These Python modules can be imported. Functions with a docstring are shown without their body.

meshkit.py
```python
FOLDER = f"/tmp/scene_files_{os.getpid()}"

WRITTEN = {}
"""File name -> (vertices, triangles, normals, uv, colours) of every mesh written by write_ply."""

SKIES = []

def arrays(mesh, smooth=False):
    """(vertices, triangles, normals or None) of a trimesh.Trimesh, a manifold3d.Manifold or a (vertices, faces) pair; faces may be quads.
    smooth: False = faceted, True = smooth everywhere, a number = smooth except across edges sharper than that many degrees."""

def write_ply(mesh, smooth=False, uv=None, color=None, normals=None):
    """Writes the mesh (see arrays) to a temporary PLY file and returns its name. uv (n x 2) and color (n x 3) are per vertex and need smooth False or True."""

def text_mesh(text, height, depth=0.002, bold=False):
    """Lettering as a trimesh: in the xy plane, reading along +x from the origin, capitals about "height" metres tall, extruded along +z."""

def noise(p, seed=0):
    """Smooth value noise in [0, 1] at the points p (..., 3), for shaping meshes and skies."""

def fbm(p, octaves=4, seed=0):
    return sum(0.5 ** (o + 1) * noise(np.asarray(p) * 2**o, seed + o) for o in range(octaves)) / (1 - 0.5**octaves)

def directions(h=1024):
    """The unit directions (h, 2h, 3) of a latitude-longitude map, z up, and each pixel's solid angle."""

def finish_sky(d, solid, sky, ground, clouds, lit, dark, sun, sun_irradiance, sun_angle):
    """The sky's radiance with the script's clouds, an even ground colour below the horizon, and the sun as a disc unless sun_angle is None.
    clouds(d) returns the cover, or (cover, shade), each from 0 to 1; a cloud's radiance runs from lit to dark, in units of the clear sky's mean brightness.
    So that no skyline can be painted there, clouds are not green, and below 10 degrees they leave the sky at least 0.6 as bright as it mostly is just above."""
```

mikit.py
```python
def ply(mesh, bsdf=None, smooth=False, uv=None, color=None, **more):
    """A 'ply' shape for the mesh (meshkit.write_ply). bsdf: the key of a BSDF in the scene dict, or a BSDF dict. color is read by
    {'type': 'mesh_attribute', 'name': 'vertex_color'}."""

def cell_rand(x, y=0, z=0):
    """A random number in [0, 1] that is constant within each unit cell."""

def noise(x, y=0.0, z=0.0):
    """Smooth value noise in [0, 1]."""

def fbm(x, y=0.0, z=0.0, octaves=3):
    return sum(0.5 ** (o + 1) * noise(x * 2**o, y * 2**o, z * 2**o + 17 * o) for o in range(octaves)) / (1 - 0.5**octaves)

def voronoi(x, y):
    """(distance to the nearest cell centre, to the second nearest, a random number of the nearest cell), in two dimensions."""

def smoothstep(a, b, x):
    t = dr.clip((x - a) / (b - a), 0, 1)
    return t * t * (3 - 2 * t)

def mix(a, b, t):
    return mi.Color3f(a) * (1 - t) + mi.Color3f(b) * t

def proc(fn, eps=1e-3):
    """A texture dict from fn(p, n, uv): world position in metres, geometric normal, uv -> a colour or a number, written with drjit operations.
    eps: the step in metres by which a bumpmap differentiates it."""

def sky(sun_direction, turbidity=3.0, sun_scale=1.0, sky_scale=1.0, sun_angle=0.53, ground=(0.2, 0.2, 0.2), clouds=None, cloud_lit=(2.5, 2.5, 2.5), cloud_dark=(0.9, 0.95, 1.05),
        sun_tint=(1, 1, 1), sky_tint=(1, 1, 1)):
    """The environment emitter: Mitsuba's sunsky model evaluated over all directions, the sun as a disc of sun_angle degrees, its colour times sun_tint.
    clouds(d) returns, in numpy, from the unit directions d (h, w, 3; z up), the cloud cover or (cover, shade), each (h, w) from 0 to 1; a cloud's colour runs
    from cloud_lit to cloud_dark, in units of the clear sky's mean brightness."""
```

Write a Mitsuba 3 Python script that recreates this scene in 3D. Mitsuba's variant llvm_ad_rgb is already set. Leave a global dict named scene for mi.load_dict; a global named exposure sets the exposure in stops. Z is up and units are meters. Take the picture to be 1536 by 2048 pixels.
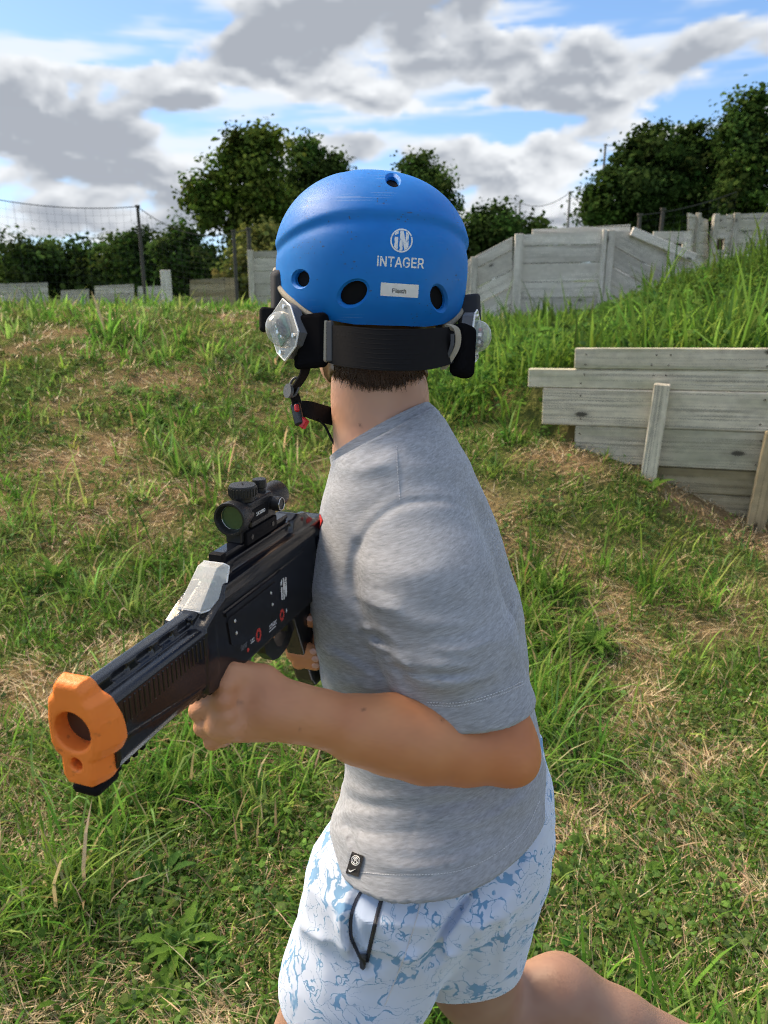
import math, random
import numpy as np, trimesh, drjit as dr, mitsuba as mi, mikit, meshkit
import manifold3d as m3
from mikit import proc, fbm, noise, voronoi, cell_rand, smoothstep, mix
from shapely.geometry import Polygon
from scipy.spatial import cKDTree

# ------------------------------------------------------------------ camera, sky, exposure
T = mi.ScalarTransform4f
EYE = np.array([0.0, 0.0, 1.5]); PITCH = math.radians(16.8); FPX = 1540.0
CF = np.array([0, math.cos(PITCH), -math.sin(PITCH)]); CU = np.array([0, math.sin(PITCH), math.cos(PITCH)]); CR = np.array([1.0, 0, 0])
scene, labels = {}, {}
scene['camera'] = {'type': 'thinlens', 'fov': 2 * math.degrees(math.atan(768 / FPX)), 'fov_axis': 'x', 'aperture_radius': 0.0015,
                   'focus_distance': 0.93, 'near_clip': 0.05, 'far_clip': 3000.0,
                   'to_world': T().look_at(origin=EYE.tolist(), target=(EYE + CF).tolist(), up=[0, 0, 1])}
exposure = 2.6

BLOBS = [  # cloud masses: azimuth, elevation, their radii in degrees, cover, shade
    (-1, 16.4, 9, 2.5, .7, .7), (16, 13, 9, 2.0, .65, .35), (-20, 8, 8, 3.2, .65, .55), (10.5, 7.3, 4, 1.5, .65, -.4), (2, 7.6, 2.5, 1.2, .5, -.3), (-2, 9, 2, .8, .4, .1),
    (-18, 14, 6, 1.4, -1.0, 0), (-25, 15, 5, 1.2, -.9, 0), (-15, 16.2, 4, .8, -.5, 0), (1, 9.8, 7, .9, -.8, 0), (9, 10, 5, .7, -.6, 0), (20, 15.7, 5, .7, -.6, 0),
    (-14, 12.5, 12, .8, .4, -.2), (-6, 12, 6, 1.1, .4, -.2), (-9.5, 11, 5, .5, .3, .5), (-9, 13.9, 4.5, 1.1, .5, .4), (-19, 3, 10, 1.4, .3, .25), (10, 4, 12, 1.6, .4, -.1)]


def clouds(d):
    d = np.asarray(d, float)
    az = np.degrees(np.arctan2(d[..., 0], d[..., 1])); el = np.degrees(np.arcsin(np.clip(d[..., 2], -1, 1)))
    q = d[..., :2] / (np.maximum(d[..., 2:], 0) + 0.16)
    p = np.concatenate([q * 1.6, d[..., 2:] * 3], -1)
    puff = np.stack([az / 4.3, el / 2.3, az * 0], -1)
    warp = meshkit.fbm(puff * .7 + 7, 4, 5) - .5
    puff = puff + warp[..., None] * np.array([.9, .9, 0])
    n1 = meshkit.fbm(puff, 7, 3); n1up = meshkit.fbm(puff + np.array([.05, .22, 0]), 7, 3)
    n2 = meshkit.fbm(p, 6, 11)
    wisp = meshkit.fbm(np.stack([(az + 3 * el) / 14, (el - az * .09) / 1.1, az * 0], -1), 5, 23)
    cover = .42 + .75 * (n2 - .5) + 1.75 * (n1 - .5); shade = np.full(az.shape, .12)
    for a, e, ra, re, c, s in BLOBS:
        g = np.exp(-((az - a) / ra) ** 2 - ((el - e) / re) ** 2)
        cover = cover + .8 * c * g; shade = shade + s * g
    ss = lambda a, b, x: (lambda t: t * t * (3 - 2 * t))(np.clip((x - a) / (b - a), 0, 1))
    thick = ss(.41, .66, cover)
    thin = .78 * ss(.38, .68, wisp + .22 * (cover - .4))
    shade = shade + 3.6 * (n1up - n1) + .70 * ss(.5, 1.05, cover) + .7 * (n2 - .5)
    shade = np.clip(shade, 0, 1)
    c = 1 - (1 - thick) * (1 - thin)
    sh = np.where(c > 1e-3, (thick * shade) / np.maximum(c, 1e-3), 0)
    return c, np.clip(sh, 0, 1)


SUN = (-0.62, 0.38, 0.72)
scene['sky'] = mikit.sky(SUN, turbidity=3, sun_scale=.74, sky_scale=.86, sun_angle=24, clouds=clouds, cloud_lit=(2.1, 2.16, 2.22), cloud_dark=(.94, 1.02, 1.15), sun_tint=(1, .98, .95), sky_tint=(.86, .945, 1.03))


# ------------------------------------------------------------------ helpers
def W(px, py, D):
    """The point at depth D seen at a pixel of the 1536 x 2048 picture (used to survey where things stand)."""
    px, py, D = (np.asarray(v, float)[..., None] for v in (px, py, D))
    return EYE + D * (CF + (px - 768) / FPX * CR + (1024 - py) / FPX * CU)


def cam(p):
    q = np.asarray(p, float) - EYE
    return q @ CR, q @ CU, q @ CF


def pix(p):
    X, Y, Z = cam(p)
    return 768 + FPX * X / Z, 1024 - FPX * Y / Z, Z


used = {}


def key_for(name, parent=None):
    k = f'{parent}__{name}' if parent else name
    n = used.get(k, 0); used[k] = n + 1
    return f'{k}_{n:03d}' if n else k


def tag(key, label=None, cat=None, group=None, kind=None):
    labels[key] = {a: b for a, b in dict(label=label, category=cat, group=group, kind=kind).items() if b}


def thing(name, label, cat, group=None):
    k = key_for(name); tag(k, label, cat, group)
    return k


def obj(name, mesh, mat, parent=None, smooth=False, label=None, cat=None, group=None, kind=None, **kw):
    k = key_for(name, parent)
    scene[k] = mesh if isinstance(mesh, dict) else mikit.ply(mesh, mat, smooth=smooth, **kw)
    if label or cat or kind: tag(k, label, cat, group, kind)
    return k


def nrm(v): v = np.asarray(v, float); return v / np.linalg.norm(v)


def frame(x, y=None, z=None):
    """3x3 with the axes as columns."""
    return np.stack([x, y, z], 1)


def place(mesh, R, t):
    m = mesh.copy(); v = np.asarray(m.vertices) @ np.asarray(R).T + np.asarray(t)
    f = np.asarray(m.faces)
    if np.linalg.det(R) < 0: f = f[:, ::-1]
    return trimesh.Trimesh(v, f, process=False)


def rbox(sx, sy, sz, r=.004, n=8):
    """box with rounded edges, centred"""
    s = m3.Manifold.sphere(r, n)
    pts = [s.translate([i * (sx / 2 - r), j * (sy / 2 - r), k * (sz / 2 - r)]) for i in (-1, 1) for j in (-1, 1) for k in (-1, 1)]
    return man(m3.Manifold.batch_hull(pts))


def man(M):
    m = M.to_mesh()
    return trimesh.Trimesh(np.array(m.vert_properties[:, :3]), np.array(m.tri_verts), process=False)


def to_man(mesh):
    mesh = mesh.copy(); mesh.merge_vertices()
    return m3.Manifold(m3.Mesh(np.asarray(mesh.vertices, np.float32), np.asarray(mesh.faces, np.uint32)))


def chbox(sx, sy, sz, c=.004):
    """chamfered box (centred), 44 triangles: hull of three boxes"""
    pts = []
    for i in (-1, 1):
        for j in (-1, 1):
            for k in (-1, 1):
                x, y, z = i * sx / 2, j * sy / 2, k * sz / 2
                pts += [(x - i * c, y - j * c, z), (x - i * c, y, z - k * c), (x, y - j * c, z - k * c)]
    return man(m3.Manifold.hull_points(np.array(pts)))


def tube(points, r, n=8, cap=True):
    """tube along a polyline with radius r (number or list)"""
    p = np.asarray(points, float); r = np.broadcast_to(np.asarray(r, float), (len(p),))
    t = np.gradient(p, axis=0); t /= np.linalg.norm(t, axis=1, keepdims=True) + 1e-12
    a = np.cross(t[0], [0, 0, 1] if abs(t[0][2]) < .9 else [1, 0, 0]); a /= np.linalg.norm(a)
    rings = []
    for i in range(len(p)):
        a = a - t[i] * (a @ t[i]); a /= np.linalg.norm(a); b = np.cross(t[i], a)
        an = np.arange(n) * 2 * np.pi / n
        rings.append(p[i] + r[i] * (np.cos(an)[:, None] * a + np.sin(an)[:, None] * b))
    v = np.vstack(rings); f = []
    for i in range(len(p) - 1):
        for j in range(n):
            q = [i * n + j, i * n + (j + 1) % n, (i + 1) * n + (j + 1) % n, (i + 1) * n + j]
            f += [[q[0], q[1], q[2]], [q[0], q[2], q[3]]]
    if cap:
        v = np.vstack([v, p[0], p[-1]]); c0, c1 = len(v) - 2, len(v) - 1; m = (len(p) - 1) * n
        for j in range(n): f += [[c0, (j + 1) % n, j], [c1, m + j, m + (j + 1) % n]]
    return trimesh.Trimesh(v, f, process=False)


def strip(points, widths, sides, thick=.0012, normals=None):
    """a flat strap along points: widths, side directions (n x 3); a thin closed box section"""
    p = np.asarray(points, float); s = np.asarray(sides, float); s = s / np.linalg.norm(s, axis=1, keepdims=True)
    t = np.gradient(p, axis=0); t /= np.linalg.norm(t, axis=1, keepdims=True)
    nn = np.cross(t, s); nn /= np.linalg.norm(nn, axis=1, keepdims=True)
    w = np.broadcast_to(np.asarray(widths, float), (len(p),))[:, None] / 2
    ring = np.stack([p - s * w - nn * thick / 2, p + s * w - nn * thick / 2, p + s * w + nn * thick / 2, p - s * w + nn * thick / 2], 1)
    v = ring.reshape(-1, 3); f = []
    for i in range(len(p) - 1):
        for j in range(4):
            q = [i * 4 + j, i * 4 + (j + 1) % 4, (i + 1) * 4 + (j + 1) % 4, (i + 1) * 4 + j]
            f += [[q[0], q[2], q[1]], [q[0], q[3], q[2]]]
    e = (len(p) - 1) * 4
    f += [[0, 1, 2], [0, 2, 3], [e, e + 2, e + 1], [e, e + 3, e + 2]]
    m = trimesh.Trimesh(v, f, process=False)
    if m.volume < 0: m.invert()
    return m


def catmull(pts, n=8):
    P = np.asarray(pts, float); P = np.vstack([2 * P[0] - P[1], P, 2 * P[-1] - P[-2]]); out = []
    for i in range(1, len(P) - 2):
        for t in np.linspace(0, 1, n, endpoint=False):
            a, b, c, d = P[i - 1:i + 3]
            out.append(.5 * (2 * b + (c - a) * t + (2 * a - 5 * b + 4 * c - d) * t * t + (3 * b - a - 3 * c + d) * t ** 3))
    out.append(P[-2])
    return np.array(out)


# signed distance fields -> meshes (surface nets)
def surface_nets(f, lo, hi, h):
    lo, hi = np.asarray(lo, float), np.asarray(hi, float)
    B = 8; n = (np.ceil((hi - lo) / h / B).astype(int)) * B + 1
    nb = (n - 1) // B
    cen = np.stack(np.meshgrid(*[(np.arange(k) + .5) * B * h for k in nb], indexing='ij'), -1) + lo
    dc = f(cen.reshape(-1, 3)).reshape(nb)
    near = np.abs(dc) < B * h * 1.25
    val = np.repeat(np.repeat(np.repeat(np.sign(dc), B, 0), B, 1), B, 2).astype(np.float32) * 9
    val = np.pad(val, ((0, 1),) * 3, mode='edge')
    loc = np.stack(np.meshgrid(*[np.arange(B + 1)] * 3, indexing='ij'), -1).reshape(-1, 3)
    idx = np.argwhere(near)
    for s in range(0, len(idx), 1500):
        g = (idx[s:s + 1500, None] * B + loc[None]).reshape(-1, 3)
        val[g[:, 0], g[:, 1], g[:, 2]] = f(lo + g * h)
    inside = val < 0
    c = [(i, j, k) for i in (0, 1) for j in (0, 1) for k in (0, 1)]
    sl = lambda A, o: A[o[0]:A.shape[0] - 1 + o[0], o[1]:A.shape[1] - 1 + o[1], o[2]:A.shape[2] - 1 + o[2]]
    cnt = sum(sl(inside, o).astype(np.int8) for o in c)
    cells = np.argwhere((cnt > 0) & (cnt < 8))
    ident = np.full(cnt.shape, -1, np.int64); ident[tuple(cells.T)] = np.arange(len(cells))
    acc = np.zeros((len(cells), 3)); num = np.zeros(len(cells))
    for a in c:
        for ax in range(3):
            if a[ax]: continue
            b = list(a); b[ax] = 1
            va = val[tuple((cells + a).T)]; vb = val[tuple((cells + b).T)]
            m = (va < 0) != (vb < 0); t = np.where(m, va / np.where(m, va - vb, 1), 0)
            p = np.tile(np.array(a, float), (len(cells), 1)); p[:, ax] += t
            acc += p * m[:, None]; num += m
    v = lo + (cells + acc / num[:, None]) * h
    faces = []
    for ax in range(3):
        u, w = (ax + 1) % 3, (ax + 2) % 3
        s0 = [slice(None)] * 3; s1 = [slice(None)] * 3
        s0[ax], s1[ax] = slice(0, -1), slice(1, None)
        A, Bv = inside[tuple(s0)], inside[tuple(s1)]
        e = np.argwhere(A != Bv)
        e = e[(e[:, u] > 0) & (e[:, w] > 0) & (e[:, u] < inside.shape[u] - 1) & (e[:, w] < inside.shape[w] - 1)]
        q = []
        for du, dw in ((1, 1), (0, 1), (0, 0), (1, 0)):
            o = e.copy(); o[:, u] -= du; o[:, w] -= dw; q.append(ident[tuple(o.T)])
        q = np.stack(q, 1); flip = ~A[tuple(e.T)]
        q[flip] = q[flip][:, ::-1]; faces.append(q)
    q = np.vstack(faces)
    return trimesh.Trimesh(v, np.vstack([q[:, [0, 1, 2]], q[:, [0, 2, 3]]]), process=False)


def smin(a, b, k):
    h = np.clip(.5 + .5 * (b - a) / k, 0, 1)
    return b * (1 - h) + a * h - k * h * (1 - h)


def cone(p, a, b, ra, rb):
    a, b = np.asarray(a), np.asarray(b); ab = b - a
    t = np.clip(((p - a) @ ab) / (ab @ ab), 0, 1)
    return np.linalg.norm(p - a - t[:, None] * ab, axis=1) - (ra + (rb - ra) * t)


def chain(p, pts, rs, k=.01):
    d = None
    for i in range(len(pts) - 1):
        c = cone(p, pts[i], pts[i + 1], rs[i], rs[i + 1])
        d = c if d is None else smin(d, c, k)
    return d


def ellipsoid(p, c, R, r):
    """R: rows are the axes"""
    q = (p - c) @ np.asarray(R).T / np.asarray(r)
    k = np.linalg.norm(q, axis=1)
    return (k - 1) * min(r) * .5 + (k - 1) * k / (np.linalg.norm(q / np.asarray(r), axis=1) + 1e-9) * .5


def keep(f, M):  # cache nothing; placeholder for readability
    return f(M)

# ------------------------------------------------------------------ the lie of the land
WALL_A = np.array([0.70, 4.16]); WALL_B = np.array([2.65, 3.42])           # the plank retaining wall, plan view
WDIR = nrm(WALL_B - WALL_A); WNOR = np.array([-WDIR[1], WDIR[0]])           # along it, and away from the path (into the bank)
_g = [(-3, -4, 0), (0, -4, 0), (3, -4, 0), (-2.5, -1, 0), (0, -1, 0), (2.5, -1, .03), (-1.5, 1, 0), (0, 1, 0), (1.5, 1, .03), (-.8, 2, .02), (.5, 2, .03), (1.6, 2.2, .09),
      (-1.4, 2.6, .12), (-.9, 3.6, .36), (-1.6, 4.6, .66), (-2.4, 5.6, .96), (-3.2, 6.9, 1.17), (-4.6, 7.4, 1.18), (-1.5, 7.2, 1.17), (-.4, 7.5, 1.13), (-3.4, 4.6, .7), (-3, 3, .25), (-5, 5, .8), (-.3, 4.2, .5),
      (-.1, 5.6, .82), (.75, 3.0, .19), (.75, 3.6, .44), (.85, 4.7, .76), (.9, 5.5, .85), (1.1, 6.9, .93), (1.3, 8.6, 1.0), (.65, 4.1, .65), (.95, 3.94, .64), (1.22, 3.84, .56), (1.5, 3.73, .44), (1.8, 3.61, .32), (2.1, 3.45, .25), (2.5, 3.1, .2), (3.5, 2.6, .14), (1.6, 2.8, .14),
      (2.2, 9.3, 1.0), (3.6, 9.3, 1.0), (.2, 9.5, 1.05), (-2, 9.5, 1.1), (-5, 10, 1.0), (-2, 14, .55), (-8, 14, .5), (3, 14, .8), (8, 14, .8), (-10, 8, .9), (6, 5, .3), (7, 1, 0), (-7, 2, .1), (-7, -3, 0), (7, -4, 0),
      (-20, 24, .2), (0, 24, .25), (20, 24, .6), (-30, 5, .1), (30, 5, .2), (-40, 50, .1), (0, 50, .1), (40, 50, .3), (0, -30, 0), (-30, -20, 0), (30, -20, 0)]
_g = np.array(_g, float)


def tps(P, z, Q, lam=0.02):
    U = lambda r2: .5 * r2 * np.log(r2 + 1e-9)
    sq = lambda A, B: ((A[:, None] - B[None]) ** 2).sum(-1)
    n = len(P); K = U(sq(P, P)) + lam * np.eye(n); B = np.c_[np.ones(n), P]
    M = np.block([[K, B], [B.T, np.zeros((3, 3))]]); c = np.linalg.solve(M, np.r_[z, 0, 0, 0])
    out = np.empty(len(Q))
    for s in range(0, len(Q), 20000):
        q = Q[s:s + 20000]; out[s:s + 20000] = U(sq(q, P)) @ c[:n] + np.c_[np.ones(len(q)), q] @ c[n:]
    return out


def sstep(a, b, x):
    t = np.clip((np.asarray(x, float) - a) / (b - a), 0, 1)
    return t * t * (3 - 2 * t)


def bank_mask(x, y):
    s = (x - WALL_A[0]) * WDIR[0] + (y - WALL_A[1]) * WDIR[1]
    t = (x - WALL_A[0]) * WNOR[0] + (y - WALL_A[1]) * WNOR[1]
    wid = .035 + 1.3 * sstep(.25, -.9, s)
    back = 1 - sstep(3.2, 6.5, t)
    return sstep(.095, .095 + wid, t) * back * sstep(-1.1, .8, s) , s, t


def ground_z(x, y):
    x, y = np.asarray(x, float), np.asarray(y, float); sh = x.shape
    x, y = x.ravel(), y.ravel(); r = np.hypot(x, y)
    k = np.minimum(1, 48 / np.maximum(r, 1e-9))
    z = tps(_g[:, :2], _g[:, 2], np.c_[x * k, y * k])
    b, s, t = bank_mask(x, y)
    top = 1.06 + .60 * sstep(.6, 3.4, s + .35 * t) * sstep(.2, 2.6, t) + .05 * sstep(0, 1, t)
    z = z + b * np.maximum(top - z, 0)
    p = np.stack([x, y, x * 0], -1)
    fine = np.clip(1.3 - r / 25, 0, 1)
    z = z + fine * (.07 * (meshkit.fbm(p / .9, 3, 4) - .5) + .03 * (meshkit.fbm(p / .22, 3, 9) - .5))
    return z.reshape(sh)


def axis_lines(lo, hi, step, far, g=1.16):
    a = list(np.arange(lo, hi + step / 2, step)); d = step
    while a[-1] < far: d *= g; a.append(a[-1] + d)
    d = step
    while a[0] > -far: d *= g; a.insert(0, a[0] - d)
    return np.array(a)


def dry(x, y):
    """0 green .. 1 dry, mown and matted: where the grass has dried out"""
    p = np.stack([x, y, x * 0], -1)
    d = -.075 + meshkit.fbm(p / .6 + 3, 4, 31) + .5 * (meshkit.fbm(p / .14, 3, 77) - .5)
    d = d + .02 * np.exp(-((x + .75) / .8) ** 2 - ((y - 3.5) / 1.1) ** 2) + .16 * np.exp(-((x - .9) / .45) ** 2 - ((y - 2.0) / .6) ** 2) + .14 * np.exp(-((x + .8) / .5) ** 2 - ((y - 1.35) / .35) ** 2)
    d = d + .03 * np.exp(-((x + 2.0) / .5) ** 2 - ((y - 4.7) / .6) ** 2) - .12 * np.exp(-((x + 1.6) / .5) ** 2 - ((y - 2.7) / .6) ** 2) - .1 * np.exp(-((x + .35) / .35) ** 2 - ((y - 1.5) / .45) ** 2) - .1 * sstep(5.6, 6.6, y)
    s = (x - WALL_A[0]) * WDIR[0] + (y - WALL_A[1]) * WDIR[1]; t = (x - WALL_A[0]) * WNOR[0] + (y - WALL_A[1]) * WNOR[1]
    d = d + .26 * np.exp(-((t + .12) / .12) ** 2) * sstep(-.2, .2, s)
    return sstep(.34, .74, d)


xs = axis_lines(-5, 5, .068, 1500); ys = axis_lines(-1, 9, .068, 1500)
gx, gy = np.meshgrid(xs, ys, indexing='ij'); gz = ground_z(gx, gy)
ii, jj = np.meshgrid(np.arange(len(xs) - 1), np.arange(len(ys) - 1), indexing='ij'); m_ = len(ys)
q = np.stack([ii * m_ + jj, (ii + 1) * m_ + jj, (ii + 1) * m_ + jj + 1, ii * m_ + jj + 1], -1).reshape(-1, 4)
gcol = dry(gx.ravel(), gy.ravel())[:, None] * np.array([[.23, .16, .085]]) + (1 - dry(gx.ravel(), gy.ravel()))[:, None] * np.array([[.085, .105, .032]])
_r = np.hypot(gx, gy).ravel()[:, None]; _f = sstep(9, 14, _r)
gcol = gcol * (1 - _f) + _f * np.array([[.10, .14, .045]])


def soil_tint(p, n, uv):
    a = fbm(p.x * 45, p.y * 45, p.z * 45, 3); b = fbm(p.x * 6, p.y * 6, 0, 3)
    return mi.Color3f(.5 + .55 * a + .5 * b)


def soil_h(p, n, uv): return fbm(p.x * 60, p.y * 60, p.z * 60, 4)


scene['soil_mat'] = {'type': 'bumpmap', 'arbitrary': proc(soil_h, 2e-3), 'scale': .02, 'bsdf': {'type': 'diffuse', 'reflectance': {'type': 'mesh_attribute', 'name': 'vertex_color'}}}
obj('ground', (np.stack([gx.ravel(), gy.ravel(), gz.ravel()], 1), q), 'soil_mat', smooth=True, color=gcol, kind='structure', label='grassy ground rising to a mound on the left and a bank on the right')
GSTEP = None


class Ground:
    """fast lookup of ground height (bilinear on the same grid the ground is built from)"""
    def __call__(self, x, y):
        i = np.clip(np.searchsorted(xs, x) - 1, 0, len(xs) - 2); j = np.clip(np.searchsorted(ys, y) - 1, 0, len(ys) - 2)
        u = (x - xs[i]) / (xs[i + 1] - xs[i]); v = (y - ys[j]) / (ys[j + 1] - ys[j])
        return gz[i, j] * (1 - u) * (1 - v) + gz[i + 1, j] * u * (1 - v) + gz[i + 1, j + 1] * u * v + gz[i, j + 1] * (1 - u) * v


gnd = Ground()

# ------------------------------------------------------------------ grass, straw, weeds
RG = np.random.default_rng(7)
leaf = lambda tr: {'type': 'principledthin', 'base_color': {'type': 'mesh_attribute', 'name': 'vertex_color'}, 'roughness': .45, 'diff_trans': tr, 'spec_trans': 0.0, 'eta': 1.4}
scene['grass_mat'] = leaf(.9)
scene['straw_mat'] = {'type': 'twosided', 'bsdf': {'type': 'principled', 'base_color': {'type': 'mesh_attribute', 'name': 'vertex_color'}, 'roughness': .6}}


def blades(base, az, lean, curl, L, w, col, segs=3, roll=None):
    """n blades: base points, heading, lean from the vertical, extra bend, length, width, colour -> vertices, faces, colours"""
    n = len(base); t = np.linspace(0, 1, segs + 1)
    ang = lean[:, None] + curl[:, None] * t[None, :]
    hd = np.stack([np.cos(az), np.sin(az)], 1)
    dl = L[:, None] / segs
    h = np.concatenate([np.zeros((n, 1)), np.cumsum(np.sin(ang[:, :-1]) * dl, 1)], 1); z = np.concatenate([np.zeros((n, 1)), np.cumsum(np.cos(ang[:, :-1]) * dl, 1)], 1)
    P = base[:, None, :] + np.concatenate([h[..., None] * hd[:, None, :], z[..., None]], -1)
    sa = az + np.pi / 2 if roll is None else az + np.pi / 2 + roll
    side = np.stack([np.cos(sa), np.sin(sa), np.zeros(n)], 1)
    if roll is not None: side[:, 2] = np.sin(roll) * .5
    prof = np.array([.75, 1, .8, .5, .3])[:segs] if segs > 2 else np.array([.8, 1.0])
    V = np.empty((n, 2 * segs + 1, 3))
    for k in range(segs):
        V[:, 2 * k] = P[:, k] - side * (w * prof[k] / 2)[:, None]; V[:, 2 * k + 1] = P[:, k] + side * (w * prof[k] / 2)[:, None]
    V[:, 2 * segs] = P[:, segs]
    F = []
    for k in range(segs - 1): F += [[2 * k, 2 * k + 1, 2 * k + 3], [2 * k, 2 * k + 3, 2 * k + 2]]
    F += [[2 * segs - 2, 2 * segs - 1, 2 * segs]]
    F = (np.array(F)[None] + (np.arange(n) * (2 * segs + 1))[:, None, None]).reshape(-1, 3)
    C = np.repeat(col[:, None, :], 2 * segs + 1, 1)
    return V.reshape(-1, 3), F, C.reshape(-1, 3)


def join(parts):
    V, F, C, o = [], [], [], 0
    for v, f, c in parts: V.append(v); F.append(f + o); C.append(c); o += len(v)
    return np.vstack(V), np.vstack(F), np.vstack(C)


def scatter(n, r0, r1, half=44, rng=RG):
    """points round the viewpoint, thinner with distance (far blades are built wider)"""
    r = np.exp(rng.uniform(np.log(r0), np.log(r1), n)); a = np.radians(rng.uniform(-half, half, n))
    return r * np.sin(a), r * np.cos(a) - .25


def wallside(x, y):
    b, s, t = bank_mask(x, y)
    return (s > 0.02) & (np.abs(t - .01) < .05)


def front(x, y):
    _, s, t = bank_mask(x, y)
    return ~((s > -.3) & (t > .05))


def pick(rng, n, cols, jitter=.22):
    c = np.array(cols)[rng.integers(0, len(cols), n)]
    return np.clip(c * (1 + jitter * rng.standard_normal((n, 1))) * (1 + .08 * rng.standard_normal((n, 3))), .01, .9)


GREENS = [(.165, .325, .05), (.135, .29, .045), (.24, .385, .075), (.09, .20, .035), (.20, .325, .10), (.31, .42, .11)]
STRAWS = [(.52, .40, .23), (.42, .32, .18), (.60, .49, .30), (.33, .25, .13), (.46, .38, .24)]


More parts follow.
